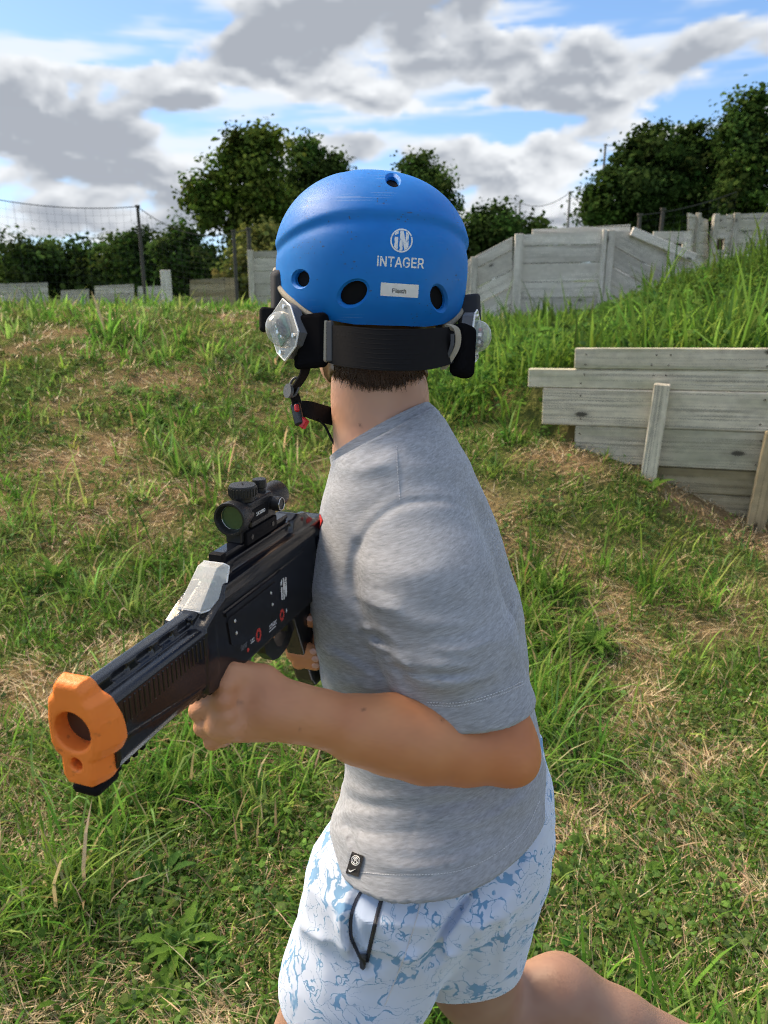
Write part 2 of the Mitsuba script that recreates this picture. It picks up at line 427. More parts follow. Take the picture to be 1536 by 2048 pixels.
def make_lawn():
    parts = []
    # tufts
    n = 12500; x, y = scatter(n, .95, 9.5); d = dry(x, y); z0 = RG.random(n)
    ok = front(x, y) & (z0 > d * .84); x, y, d = x[ok], y[ok], d[ok]; r = np.hypot(x, y); k = RG.integers(8, 21, len(x))
    big = meshkit.fbm(np.stack([x, y, x * 0], -1) / .5, 3, 55)
    size = (.042 + .075 * sstep(.45, .7, big)) * (1 - .4 * d) * np.exp(.25 * RG.standard_normal(len(x))) * (1 + .12 * sstep(3.5, 5.5, r) - .25 * sstep(5.5, 7, r)) * (.72 + .28 * sstep(1.5, 3.2, r))
    tint = pick(RG, len(x), GREENS, .15)
    i = np.repeat(np.arange(len(x)), k); m = len(i); a = RG.uniform(0, 2 * np.pi, m)
    rad = np.abs(RG.standard_normal(m)) * (.012 + .25 * size[i]); bx, by = x[i] + rad * np.cos(a), y[i] + rad * np.sin(a)
    az = a + .5 * RG.standard_normal(m); L = size[i] * np.exp(.4 * RG.standard_normal(m)) * 1.15
    w = np.clip(.0026 + .021 * L, .003, .0068) * np.maximum(1, r[i] / 3.2) * np.exp(.2 * RG.standard_normal(m))
    lean = np.abs(.6 + .4 * RG.standard_normal(m)); curl = np.abs(.9 + .6 * RG.standard_normal(m))
    col = np.clip(tint[i] * np.exp(.2 * RG.standard_normal((m, 1))), .01, .6)
    yel = RG.random(m) < .09; col[yel] = pick(RG, yel.sum(), STRAWS)
    parts.append(blades(np.stack([bx, by, gnd(bx, by) - .004], 1), az, lean, curl, L, w, col, 3))
    # short growth between
    n = 140000; x, y = scatter(n, .9, 9.5); d = dry(x, y); ok = front(x, y) & (RG.random(n) > d * .62); x, y, d = x[ok], y[ok], d[ok]; r = np.hypot(x, y); n = len(x)
    L = .03 * np.exp(.45 * RG.standard_normal(n)) * (1 + .4 * (1 - d)); w = .0028 * np.maximum(1, r / 3) * np.exp(.3 * RG.standard_normal(n))
    col = pick(RG, n, GREENS, .3) * .85; br = RG.random(n) < .12 + .3 * d; col[br] = pick(RG, br.sum(), STRAWS)
    parts.append(blades(np.stack([x, y, gnd(x, y) - .003], 1), RG.uniform(0, 2 * np.pi, n), np.abs(.7 + .5 * RG.standard_normal(n)), .5 * RG.standard_normal(n) + .3, L, w, col, 2))
    return join(parts)


def make_straw():
    n = 150000; x, y = scatter(n, .9, 8.5); d = dry(x, y); ok = front(x, y) & (RG.random(n) < .20 + .25 * sstep(3.2, 1.6, np.hypot(x, y)) + .7 * d); x, y, d = x[ok], y[ok], d[ok]; n = len(x); r = np.hypot(x, y)
    L = .055 * np.exp(.45 * RG.standard_normal(n)); w = .0017 * np.maximum(1, r / 2.6) * np.exp(.3 * RG.standard_normal(n))
    az = 2.1 + 1.1 * (meshkit.fbm(np.stack([x, y, x * 0], -1) / .35, 3, 91) - .5) * 6 + .7 * RG.standard_normal(n)
    lean = np.clip(1.45 + .22 * RG.standard_normal(n), .6, 1.75); z = gnd(x, y) + .002 + .016 * RG.random(n) * (1 + d)
    return blades(np.stack([x, y, z], 1), az, lean, .35 * RG.standard_normal(n), L, w, pick(RG, n, STRAWS, .25), 3)


def leaflets(base, nv, along, L, wd, col):
    """small oval leaves: a centre rib folded slightly, 6 triangles"""
    n = len(base); side = np.cross(nv, along)
    t = np.array([0, .3, .7, 1.0]); s = np.array([0, .5, .42, 0.0])
    V = np.empty((n, 6, 3))
    V[:, 0] = base; V[:, 5] = base + along * L[:, None] - nv * (.12 * L)[:, None]
    up = nv * (.10 * L)[:, None]
    V[:, 1] = base + along * (L * .35)[:, None] - side * (wd * .5)[:, None] + up; V[:, 2] = base + along * (L * .35)[:, None] + side * (wd * .5)[:, None] + up
    V[:, 3] = base + along * (L * .75)[:, None] - side * (wd * .38)[:, None] + up * .6; V[:, 4] = base + along * (L * .75)[:, None] + side * (wd * .38)[:, None] + up * .6
    F = np.array([[0, 2, 1], [1, 2, 4], [1, 4, 3], [3, 4, 5]])
    F = (F[None] + (np.arange(n) * 6)[:, None, None]).reshape(-1, 3)
    return V.reshape(-1, 3), F, np.repeat(col[:, None], 6, 1).reshape(-1, 3)


def rand_leaf_axes(n, tilt, rng):
    nv = np.stack([tilt * rng.standard_normal(n), tilt * rng.standard_normal(n), np.ones(n)], 1); nv /= np.linalg.norm(nv, axis=1, keepdims=True)
    a = rng.uniform(0, 2 * np.pi, n); al = np.stack([np.cos(a), np.sin(a), np.zeros(n)], 1); al -= nv * (al * nv).sum(1, keepdims=True)
    return nv, al / np.linalg.norm(al, axis=1, keepdims=True)


def make_clover():
    n = 4200; x, y = scatter(n, .95, 6.5); d = dry(x, y); f = meshkit.fbm(np.stack([x, y, x * 0], -1) / .32, 3, 63)
    ok = front(x, y) & (f + .3 * (1 - d) + .12 * RG.standard_normal(n) > .62); x, y = x[ok], y[ok]; k = RG.integers(8, 30, len(x)); i = np.repeat(np.arange(len(x)), k); m = len(i)
    bx, by = x[i] + .045 * RG.standard_normal(m), y[i] + .045 * RG.standard_normal(m); r = np.hypot(bx, by)
    z = gnd(bx, by) + .012 + .035 * RG.random(m)
    nv, al = rand_leaf_axes(m, .45, RG); L = .0155 * np.exp(.35 * RG.standard_normal(m)) * np.maximum(1, r / 3.5)
    tint = pick(RG, len(x), [(.10, .19, .045), (.13, .235, .05), (.17, .27, .08), (.10, .17, .06)], .15)
    return leaflets(np.stack([bx, by, z], 1), nv, al, L, L * RG.uniform(.45, .8, m), np.clip(tint[i] * np.exp(.22 * RG.standard_normal((m, 1))), .01, .5))


def make_bank():
    parts = []; n = 52000
    x = RG.uniform(.05, 6.5, n); y = RG.uniform(3.0, 10.2, n); b, s, t = bank_mask(x, y)
    ok = (t > .05) & (s > -.8) & (b > .03) & (x < .72 * y + .7) & (RG.random(n) < np.clip(1.4 - t / 5, .25, 1)); x, y, t, s_in = x[ok], y[ok], t[ok], s[ok]; n = len(x)
    tall = meshkit.fbm(np.stack([x, y, x * 0], -1) / .6, 3, 19); L = (.08 + .17 * sstep(.35, .7, tall)) * np.exp(.35 * RG.standard_normal(n)) * sstep(-.02, .4, t + .14) * (1 - .45 * sstep(6.8, 8.2, y))
    w = np.clip(.02 * L + .006, .006, .016) * np.exp(.2 * RG.standard_normal(n))
    hue = meshkit.fbm(np.stack([x, y, x * 0], -1) / .8 + 9, 3, 29)[:, None]
    col = pick(RG, n, [(.11, .21, .035), (.16, .28, .04), (.09, .17, .035), (.20, .31, .06)], .25) * (.7 + .7 * sstep(.35, .65, hue))
    parts.append(blades(np.stack([x, y, np.where((t < .2) & (s_in > 0), np.maximum(gnd(x, y), 1.0), gnd(x, y)) - .01], 1), RG.uniform(0, 2 * np.pi, n), np.abs(.2 + .25 * RG.standard_normal(n)), np.abs(.9 + .5 * RG.standard_normal(n)), L, w, col, 3))
    # nettle and weed leaves
    k = RG.random(n) < .42; x, y = x[k], y[k]; c = RG.integers(3, 9, len(x)); i = np.repeat(np.arange(len(x)), c); m = len(i)
    bx, by = x[i] + .05 * RG.standard_normal(m), y[i] + .05 * RG.standard_normal(m); hh = np.repeat(RG.uniform(.06, .24, len(x)) * (1 - .5 * sstep(6.8, 8.2, y)), c)
    nv, al = rand_leaf_axes(m, .6, RG); Lf = .034 * np.exp(.35 * RG.standard_normal(m))
    lc = pick(RG, m, [(.10, .20, .04), (.14, .26, .05), (.08, .16, .045)], .3)
    parts.append(leaflets(np.stack([bx, by, gnd(bx, by) + hh * RG.uniform(.3, 1, m)], 1), nv, al, Lf, Lf * .55, lc))
    return join(parts)


def make_far_grass():
    n = 24000; r = np.exp(RG.uniform(np.log(8.5), np.log(45), n)); a = np.radians(RG.uniform(-40, 40, n)); x, y = r * np.sin(a), r * np.cos(a)
    ok = front(x, y) | (bank_mask(x, y)[2] > 6); x, y, r = x[ok], y[ok], r[ok]; n = len(x)
    return blades(np.stack([x, y, gnd(x, y) - .01], 1), RG.uniform(0, 2 * np.pi, n), np.abs(.2 + .2 * RG.standard_normal(n)), np.abs(.7 + .4 * RG.standard_normal(n)), .11 * np.exp(.4 * RG.standard_normal(n)), .003 * r, pick(RG, n, GREENS, .2), 2)


for nm, fn, mt, lb, ct in (('grass', make_lawn, 'grass_mat', 'patchy green grass growing in tufts over the slope', 'grass'), ('dry_straw', make_straw, 'straw_mat', 'dry tan mown grass lying matted between the green tufts', 'straw'),
                           ('clover', make_clover, 'grass_mat', 'low small leaved clover and weeds among the grass', 'clover'), ('bank_weeds', make_bank, 'grass_mat', 'tall lush green grass and weeds on the bank behind the plank wall', 'weeds'),
                           ('far_grass', make_far_grass, 'grass_mat', 'rough green grass of the field beyond the mound', 'grass')):
    v_, f_, c_ = fn()
    obj(nm, (v_, f_), mt, color=c_, kind='stuff', label=lb, cat=ct)
    NTRI = globals().get('NTRI', 0) + len(f_)

# ------------------------------------------------------------------ timber walls, bunkers, nets
def wood_fn(base, dark, stain, kx=1.0):
    def f(p, n, uv):
        x, y = uv.x * kx, uv.y
        wob = .012 * fbm(x * 3, y * 9, 0, 3)
        g = fbm(x * 2.2, (y + wob) * 150, 3, 3); g2 = fbm(x * 7, (y + wob) * 520, 9, 2)
        bl = .55 * fbm(x * 1.3, y * 16, 5, 4) + .45 * fbm(x * 2.2, y * 6, 8, 3); sp = fbm(p.x * 30, p.y * 30, p.z * 30, 3)
        d1, d2, r = voronoi(x * 1.7, y * 4.2)
        kn = smoothstep(.075, .03, dr.sqrt(d1 * d1)) * dr.select(r > .45, 1.0, 0.0)
        halo = smoothstep(.2, .05, d1) * dr.select(r > .45, 1.0, 0.0)
        c = mix(base, dark, smoothstep(.40, .75, g) * .65 + .25 * smoothstep(.5, .8, g2))
        c = mix(c, stain, smoothstep(.42, .66, bl) * .85)
        c = c * (.8 + .4 * sp)
        c = c * (.58 + .84 * noise(x * .35, y * .55, 7.5))
        return mix(c, mi.Color3f(dark) * .35, dr.minimum(kn * .9 + halo * .2, 1.0))
    return f


def wood_h(p, n, uv): return fbm(uv.x * 3, uv.y * 180, 2, 3) + .5 * fbm(uv.x * 9, uv.y * 600, 1, 2)


def wood_mat(key, *a):
    scene[key] = {'type': 'bumpmap', 'arbitrary': proc(wood_h, 1e-3), 'scale': .0035, 'bsdf': {'type': 'principled', 'base_color': proc(wood_fn(*a)), 'roughness': .8, 'specular': .3}}


wood_mat('wood_wall', (.61, .56, .455), (.24, .22, .175), (.40, .39, .28))
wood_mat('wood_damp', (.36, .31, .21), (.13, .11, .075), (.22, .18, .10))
wood_mat('wood_pale', (.68, .64, .585), (.31, .285, .255), (.49, .455, .41))
wood_mat('wood_far', (.53, .50, .44), (.28, .26, .23), (.38, .36, .30))
wood_mat('wood_post', (.42, .33, .20), (.22, .165, .10), (.33, .27, .17))
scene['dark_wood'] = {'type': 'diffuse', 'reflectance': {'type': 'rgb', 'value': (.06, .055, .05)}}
RW = random.Random(4)


def board(name, L, Hh, th, R, t, mat, parent, c=.004, **kw):
    m = chbox(L, Hh, th, c); v = np.asarray(m.vertices)
    uv = np.stack([v[:, 0] + v[:, 2] * .3 + RW.uniform(0, 40), v[:, 1] + v[:, 2] + RW.uniform(0, 9)], 1)
    return obj(name, place(m, R, t), mat, parent, uv=uv, **kw)


# retaining wall: boards along WDIR
U3 = np.array([WDIR[0], WDIR[1], 0]); N3 = np.array([WNOR[0], WNOR[1], 0]); Z3 = np.array([0, 0, 1.0])
TILT = .028
RWALL = np.stack([nrm(U3 + TILT * Z3), nrm(Z3 - TILT * U3), np.cross(nrm(U3 + TILT * Z3), nrm(Z3 - TILT * U3))], 1)
A3 = np.array([WALL_A[0], WALL_A[1], 0])
rw = thing('retaining_wall', 'low grey plank retaining wall holding back the grassy bank on the right', 'retaining wall')
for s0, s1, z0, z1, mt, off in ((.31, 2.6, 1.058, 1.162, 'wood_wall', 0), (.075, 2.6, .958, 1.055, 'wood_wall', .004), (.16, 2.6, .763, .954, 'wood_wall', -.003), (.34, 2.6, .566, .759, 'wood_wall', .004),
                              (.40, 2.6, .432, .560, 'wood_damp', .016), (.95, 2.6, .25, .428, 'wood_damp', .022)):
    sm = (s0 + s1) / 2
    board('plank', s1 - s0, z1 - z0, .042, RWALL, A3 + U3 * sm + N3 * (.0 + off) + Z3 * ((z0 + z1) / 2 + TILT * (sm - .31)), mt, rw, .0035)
for s, z0, z1, w_, mt, ln in ((.735, .30, 1.005, .078, 'wood_wall', .045), (1.262, .08, .80, .085, 'wood_post', .06)):
    ax = nrm(Z3 + U3 * ln); R = np.stack([ax, nrm(np.cross(N3, ax)), N3], 1); R[:, 2] = np.cross(R[:, 0], R[:, 1])
    board('post', z1 - z0, w_, .06, R, A3 + U3 * (s) - N3 * .056 + Z3 * (z0 + z1) / 2, mt, rw, .005)

scene['rust'] = {'type': 'diffuse', 'reflectance': {'type': 'rgb', 'value': (.06, .04, .03)}}
for s_ in (.36, .70, .77, 1.22, 1.30):
    for z_ in (1.13, 1.08, 1.03, .985, .92, .80, .72, .60):
        if z_ > 1.06 and s_ < .33: continue
        if .69 < s_ < .78 and z_ < 1.0: continue
        sx_ = s_ + RW.uniform(-.012, .012); obj('nail', place(trimesh.creation.cylinder(.0042, .003, sections=8), np.stack([U3, Z3, -N3], 1), A3 + U3 * sx_ - N3 * .0285 + Z3 * (z_ + TILT * (sx_ - .31))), 'rust', rw)


def panel(parent, o, u, poly, strip_h, ang, mat, th=.035, jog=.006, name='plank', lay=0.0):
    """boards that fill a polygon (metres along u and up from o), laid at an angle; each board is a part"""
    u = nrm(u); nn = np.cross(u, Z3); R = np.stack([u, Z3, nn], 1)
    P = Polygon(poly); ca, sa = math.cos(ang), math.sin(ang)
    q = np.array(poly) @ np.array([[-sa], [ca]]); q0, q1 = q.min(), q.max(); h = q0 + lay
    e = np.array([ca, sa]); f = np.array([-sa, ca]); big = 60
    while h < q1 - 1e-6:
        hh = strip_h * RW.uniform(.9, 1.1)
        band = Polygon([tuple(e * -big + f * (h + .004)), tuple(e * big + f * (h + .004)), tuple(e * big + f * (h + hh - .004)), tuple(e * -big + f * (h + hh - .004))])
        g = P.intersection(band); h += hh
        for gg in getattr(g, 'geoms', [g]):
            if gg.geom_type != 'Polygon' or gg.area < .004: continue
            m = trimesh.creation.extrude_polygon(gg, th, engine='earcut'); v = np.asarray(m.vertices)
            m.unmerge_vertices(); v = np.asarray(m.vertices)
            uv = np.stack([v[:, :2] @ e + RW.uniform(0, 40), v[:, :2] @ f + RW.uniform(0, 9) + v[:, 2]], 1)
            obj(name, place(m, R, o + nn * RW.uniform(-jog, jog)), mat, parent, uv=uv)


def upright(name, parent, o, u, x, z0, z1, w_, th, mat, off=.05, lean=0):
    u = nrm(u); nn = np.cross(u, Z3)
    ax = nrm(Z3 + u * lean); R = np.stack([ax, nrm(np.cross(nn, ax)), nn], 1)
    board(name, z1 - z0, w_, th, R, np.asarray(o) + u * x + nn * off + Z3 * ((z0 + z1) / 2), mat, parent, .006)


# the bridge bunker, about nine and a half metres away
D0 = 9.4
bo = W(1037, 633, D0); bu = nrm((W(1190, 628, D0) - bo) * np.array([1, 1, 0]))
def onp(px, py, o=bo, u=bu):
    """(along, up) where the sight line of a pixel meets the upright plane through o"""
    d = W(px, py, 1.0) - EYE; n_ = np.cross(nrm(u), Z3); k = ((o - EYE) @ n_) / (d @ n_); p = EYE + d * k
    return ((p - o) @ nrm(u), p[2] - o[2])
br = thing('bridge_bunker', 'pale grey timber bridge bunker with ramped plank sides behind the helmet', 'bunker')
panel(br, bo, bu, [onp(1037, 632), onp(1201, 628), onp(1201, 461), onp(1037, 470)], .195, .02, 'wood_pale')
panel(br, bo, bu, [onp(925, 690), onp(1024, 640), onp(1024, 474), onp(925, 526)], .195, math.atan(.5), 'wood_pale')
panel(br, bo, bu, [onp(1206, 640), onp(1400, 690), onp(1400, 522), onp(1256, 464), onp(1206, 462)], .195, -math.atan(.5), 'wood_pale')
for px, y0, y1, w_ in ((1029, 640, 468, .10), (943, 665, 514, .085), (1194, 632, 459, .05), (1206, 640, 460, .085), (1326, 640, 492, .085)):
    x_, z0 = onp(px, y0); _, z1 = onp(px, y1)
    upright('post', br, bo, bu, x_, z0, z1, w_, .07, 'wood_pale')
x_, z_ = onp(1260, 463); x2, z2 = onp(1385, 516)
_a = nrm(bu * (x2 - x_) + Z3 * (z2 - z_)); _n = np.cross(bu, Z3)
board('handrail', math.hypot(x2 - x_, z2 - z_), .10, .05, np.stack([_a, np.cross(_n, _a), _n], 1), bo + bu * (x_ + x2) / 2 + Z3 * (z_ + z2) / 2 + _n * .065, 'wood_pale', br)
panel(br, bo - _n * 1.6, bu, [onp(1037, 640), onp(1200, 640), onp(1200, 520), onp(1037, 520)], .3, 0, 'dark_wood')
bo2 = bo - np.cross(bu, Z3) * 1.3
panel(br, bo2, bu, [onp(1064, 475, bo2), onp(1259, 470, bo2), onp(1259, 449, bo2), onp(1064, 459, bo2)], .15, .0, 'wood_pale')
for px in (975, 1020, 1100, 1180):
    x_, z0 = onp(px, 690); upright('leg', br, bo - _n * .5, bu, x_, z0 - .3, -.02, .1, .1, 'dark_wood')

# tall plank walls farther right
def far_wall(label, D, px0, px1, top0, top1, bot, strip, mat='wood_far', group=None, window=None, posts=(), turn=0.0, cat='wall'):
    k = thing('plank_wall', label, cat, group); o = W(px0, bot, D); u = nrm(np.array([math.cos(turn), math.sin(turn), 0]))
    q = lambda a, b: onp(a, b, o, u)
    poly = Polygon([q(px0, bot), q(px1, bot), q(px1, top1), q(px0, top0)])
    if window:
        a, b, c, d = window
        hole = Polygon([q(a, d), q(c, d), q(c, b), q(a, b)])
        # boards above, below and beside the opening
        (x0, zb), (x1, zt) = q(a, d), q(c, b); xe = q(px1, bot)[0]
        for pl in (Polygon([(0, -5), (x0, -5), (x0, 9), (0, 9)]), Polygon([(x1, -5), (xe, -5), (xe, 9), (x1, 9)]), Polygon([(x0, -5), (x1, -5), (x1, zb), (x0, zb)]), Polygon([(x0, zt), (x1, zt), (x1, 9), (x0, 9)])):
            g = poly.intersection(pl)
            if g.area > .01: panel(k, o, u, list(g.exterior.coords)[:-1], strip, 0, mat)
        nn = np.cross(u, Z3); fr = .05
        for (cx, cz, w_, h_) in ((x0 - fr / 2, (zb + zt) / 2, fr, zt - zb + 2 * fr), (x1 + fr / 2, (zb + zt) / 2, fr, zt - zb + 2 * fr), ((x0 + x1) / 2, zb - fr / 2, x1 - x0, fr), ((x0 + x1) / 2, zt + fr / 2, x1 - x0, fr)):
            board('window_frame', w_, h_, .03, np.stack([u, Z3, nn], 1), o + u * cx + Z3 * cz + nn * .055, mat, k)
        back = o - nn * .3
        obj('dark_back_board', place(chbox(x1 - x0 + .3, zt - zb + .2, .03), np.stack([u, Z3, nn], 1), back + u * (x0 + x1) / 2 + Z3 * (zb + zt) / 2), 'dark_wood', k)
    else: panel(k, o, u, list(poly.exterior.coords)[:-1], strip, 0, mat)
    for p in posts:
        x_, _ = q(p, bot); _, z1 = q(p, np.interp(p, [px0, px1], [top0, top1])); upright('post', k, o, u, x_, -.1, z1 + .02, .09, .07, mat)
    return k


far_wall('pale plank wall with a small black window, tallest of the walls at right edge', 13.2, 1410, 1570, 431, 424, 560, .2, 'wood_far', None, (1424, 478, 1447, 500), (1416, 1455, 1523))
far_wall('narrow pale plank side wall turned away beside the tall windowed wall', 13.0, 1374, 1412, 426, 440, 560, .2, 'wood_far', None, None, (1377,), .75)
far_wall('low pale plank wall with a dark slot just behind the bridge ramp', 12.4, 1297, 1380, 463, 463, 560, .2, 'wood_pale', None, (1337, 487, 1364, 501), ())
far_wall('grey plank wall standing close left of the blue helmet', 13.0, 502, 620, 503, 500, 640, .2, 'wood_far', None, None, (508,))
for i, a in enumerate((('wide pale plank wall at the left edge beyond the ridge', 24, -30, 96, 568, 565, 650, .2, 'wood_far'), ('low grey plank wall second from the left edge', 27, 122, 178, 581, 578, 640, .2, 'wood_far'),
          ('long low grey plank wall left of the net post', 29, 190, 268, 572, 568, 640, .2, 'wood_far'), ('short whitish plank wall behind the grass beside the pale stump', 25, 276, 330, 573, 571, 640, .25, 'wood_pale'),
          ('dark brown plank wall between the pale stump and trees', 28, 380, 452, 560, 555, 640, .2, 'wood_damp'), ('small tan plank wall under the big leafy tree', 27, 452, 476, 556, 555, 640, .2, 'wood_post'))):
    far_wall(*a)
for lb, D, px, w_, top, bot in (('pale upright timber stump behind the ridge on the left', 22, 337, .26, 540, 625), ('short whitish post at the far left edge', 20, 8, .22, 592, 650)):
    k = thing('timber_post', lb, 'post'); o = W(px, bot, D); x_, z1 = onp(px, top, o, CR)
    board('timber', z1 + .1, w_, .16, np.stack([Z3, -CR, np.cross(Z3, -CR)], 1), o + Z3 * (z1 / 2 - .05), 'wood_pale', k, .01)
mk = W(277, 600, 9.2); scene['orange_paint'] = {'type': 'principled', 'base_color': {'type': 'rgb', 'value': (.55, .16, .05)}, 'roughness': .6}
_c = trimesh.creation.cone(.045, .13, sections=20); _c = trimesh.util.concatenate([_c, trimesh.creation.cylinder(.07, .015, sections=20)])
obj('orange_marker', place(_c, np.eye(3), np.array([mk[0], mk[1], float(gnd(mk[0], mk[1])) + .06])), 'orange_paint', None, label='small orange marker half hidden in the ridge grass', cat='marker')

# ------------------------------------------------------------------ nets
scene['pole_mat'] = {'type': 'principled', 'base_color': {'type': 'rgb', 'value': (.055, .05, .045)}, 'roughness': .7}
scene['grey_pole'] = {'type': 'principled', 'base_color': {'type': 'rgb', 'value': (.28, .28, .28)}, 'roughness': .6}
scene['net_mat'] = {'type': 'diffuse', 'reflectance': {'type': 'rgb', 'value': (.05, .055, .055)}}


def pole(label, px, top, D, r, mat='pole_mat', base=None, lean=0.0):
    k = thing('net_pole', label, 'pole'); t = W(px, top, D); g = float(ground_z(t[0], t[1]))
    b = np.array([t[0] + lean, t[1], g - .2])
    obj('shaft', tube([b, (b + t) / 2, t], [r * 1.1, r, r * .9], 10), mat, k, smooth=40)
    obj('cap', tube([t - (0, 0, .02), t + (0, 0, .04)], r * 1.35, 10), mat, k, smooth=40)
    return t, b


P0 = pole('tall dark net post on the left beyond the ridge', 275, 413, 24, .055)[0]
P1 = pole('dark net post left of the grey plank wall', 497, 458, 21, .06)[0]
P2 = pole('thin dark net post under the big leafy tree', 467, 462, 25, .06)[0]
P3 = pole('tall thin grey net pole against the sky right of centre', 1211, 290, 30, .05, 'grey_pole')[0]
P4 = pole('grey net pole above the bridge bunker', 1140, 385, 30, .05, 'grey_pole')[0]
P5 = pole('slender grey net pole left of the one above the bunker', 1040, 405, 33, .04, 'grey_pole')[0]
P6 = pole('short dark red net post before the right trees', 1280, 430, 22, .06)[0]
P7 = pole('dark red net post beside the pale wall top', 1326, 419, 22, .06)[0]


def sag(a, b, s, n=14):
    t = np.linspace(0, 1, n)[:, None]
    return a * (1 - t) + b * t - Z3 * s * (4 * t * (1 - t))


def net(label, a, b, za, zb, s, cell=.28, r=.0026, fan=.0):
    """a hanging net: top cable, uprights and cross threads between two posts"""
    k = thing('safety_net', label, 'net'); top = sag(a, b, s, 24)
    obj('top_cable', tube(top, .013, 5), 'net_mat', k)
    L = np.linalg.norm((b - a)[:2]); n = int(L / cell); th = []; base = lambda t: np.array([*(a[:2] * (1 - t) + b[:2] * t), za * (1 - t) + zb * t])
    tp = lambda t: a * (1 - t) + b * t - Z3 * s * 4 * t * (1 - t)
    wob = np.random.default_rng(5)
    def bar(p, q, r):
        d = nrm(q - p); e = nrm(np.cross(d, [.3, .9, .2])); g = np.cross(d, e); ring = [e, -.5 * e + .87 * g, -.5 * e - .87 * g]
        v = np.array([p + r * x for x in ring] + [q + r * x for x in ring]); f = [[0, 1, 4], [0, 4, 3], [1, 2, 5], [1, 5, 4], [2, 0, 3], [2, 3, 5]]
        return v, np.array(f), v
    for i in range(n + 1):
        t = i / n; th.append(bar(tp(t), base(t) + np.array([wob.normal(0, .05), 0, 0]), r * (2.0 if i % 9 == 0 else 1)))
    rows = 14
    for j in range(1, rows + 1):
        ts = np.linspace(0, 1, 9)
        for t0, t1 in zip(ts[:-1], ts[1:]):
            f = j / rows; th.append(bar(tp(t0) * (1 - f) + base(t0) * f, tp(t1) * (1 - f) + base(t1) * f, r))
    v, f, _ = join(th); obj('mesh_threads', (v, f), 'net_mat', k, kind='stuff')


PL = W(-130, 372, 22)
net('sagging dark safety net from the left edge to the tall post', PL, P0, .6, .5, .25, .22)
net('dark safety net between the tall left post and big tree', P0, P1, .5, .6, .45, .22)
net('fine safety net between the two grey poles right of centre', P4, P3 - Z3 * 2.1, 2.6, 2.6, .3, .5, .002)
net('fine safety net left of the grey pole above the bunker', P5, P4, 2.6, 2.6, .3, .5, .002)
net('dark safety net before the dark trees on the right', P6, P7 + (P7 - P6) * 3.2 , 1.0, 1.0, .1, .25)
_q = P3 + np.array([1.2, .3, 0]); net('small upper net beside the tall grey pole', P3, _q, 4.0, 4.0, .02, .4, .002)

# ------------------------------------------------------------------ trees
RT = np.random.default_rng(21)
scene['leaf_mat'] = {'type': 'principledthin', 'base_color': {'type': 'mesh_attribute', 'name': 'vertex_color'}, 'roughness': .5, 'diff_trans': .75, 'spec_trans': 0.0, 'eta': 1.4}
scene['bark_mat'] = {'type': 'diffuse', 'reflectance': proc(lambda p, n, uv: mix((.05, .042, .03), (.13, .11, .085), fbm(p.x * 9, p.y * 9, p.z * 2.5, 4)))}


def tree(label, D, puffs, trunk, cols, n_leaf, leaf_size, cat='tree', fill=.5, name='tree'):
    """trunk: (pixel x, radius); puffs: pixel x, y, radii in pixels -> clumps of foliage round limbs"""
    k = thing(name, label, cat); cs = []
    for px, py, rx, ry in puffs:
        c = W(px, py, D); s = D / FPX; cs.append((c, np.array([rx * s, (rx + ry) / 2 * s * .9, ry * s * 1.02])))
    wt = np.array([r[0] * r[2] for _, r in cs]); wt /= wt.sum(); parts = []
    for (c, r), w_ in zip(cs, wt):
        m = max(60, int(n_leaf * w_)); ncl = max(8, int(m / 80)); d = RT.standard_normal((ncl, 3)); d /= np.linalg.norm(d, axis=1, keepdims=True)
        rad = np.where(RT.random(ncl) < fill, RT.uniform(.82, 1.08, ncl), RT.uniform(.2, .85, ncl)) * (.86 + .3 * meshkit.noise(d * 2.1 + c, 3))
        cc = c + d * rad[:, None] * r; i = RT.integers(0, ncl, m); sp = D * .0075 * (.6 + 1.0 * RT.random(ncl))
        b = cc[i] + RT.standard_normal((m, 3)) * sp[i][:, None] * np.array([1, 1, .7])
        nv = d[i] * .7 + np.array([0, 0, .6]) + .55 * RT.standard_normal((m, 3)); nv /= np.linalg.norm(nv, axis=1, keepdims=True)
        al = RT.standard_normal((m, 3)) + d[i] * .5 - np.array([0, 0, .3]); al -= nv * (al * nv).sum(1, keepdims=True); al /= np.linalg.norm(al, axis=1, keepdims=True)
        L = leaf_size * np.exp(.3 * RT.standard_normal(m)); tint = pick(RT, ncl, cols, .22)
        parts.append(leaflets(b, nv, al, L, L * .72, np.clip(tint[i] * np.exp(.18 * RT.standard_normal((m, 1))), .008, .4)))
    v, f, c_ = join(parts); obj('crown', (v, f), 'leaf_mat', k, color=c_)
    tx, tr = trunk; t = W(tx, puffs[0][1], D); g = float(ground_z(t[0], t[1])); base = np.array([t[0], t[1], g - .3]); fork = np.array([t[0], t[1], g + (t[2] - g) * .55])
    tb = [tube(catmull([base, base * .5 + fork * .5 + (.06, 0, 0), fork, t], 5), np.linspace(tr * 1.25, tr * .45, 16), 9)]
    for c, r in cs[:7]:
        mid = (fork + c) / 2 + np.array([0, 0, -.12 * r[2]]); tb.append(tube(catmull([fork - (0, 0, 0.124), mid, c + d[0] * r * .3], 5), np.linspace(tr * .5, tr * .12, 11), 6))
    obj('trunk', trimesh.util.concatenate(tb), 'bark_mat', k, smooth=True)
    return k


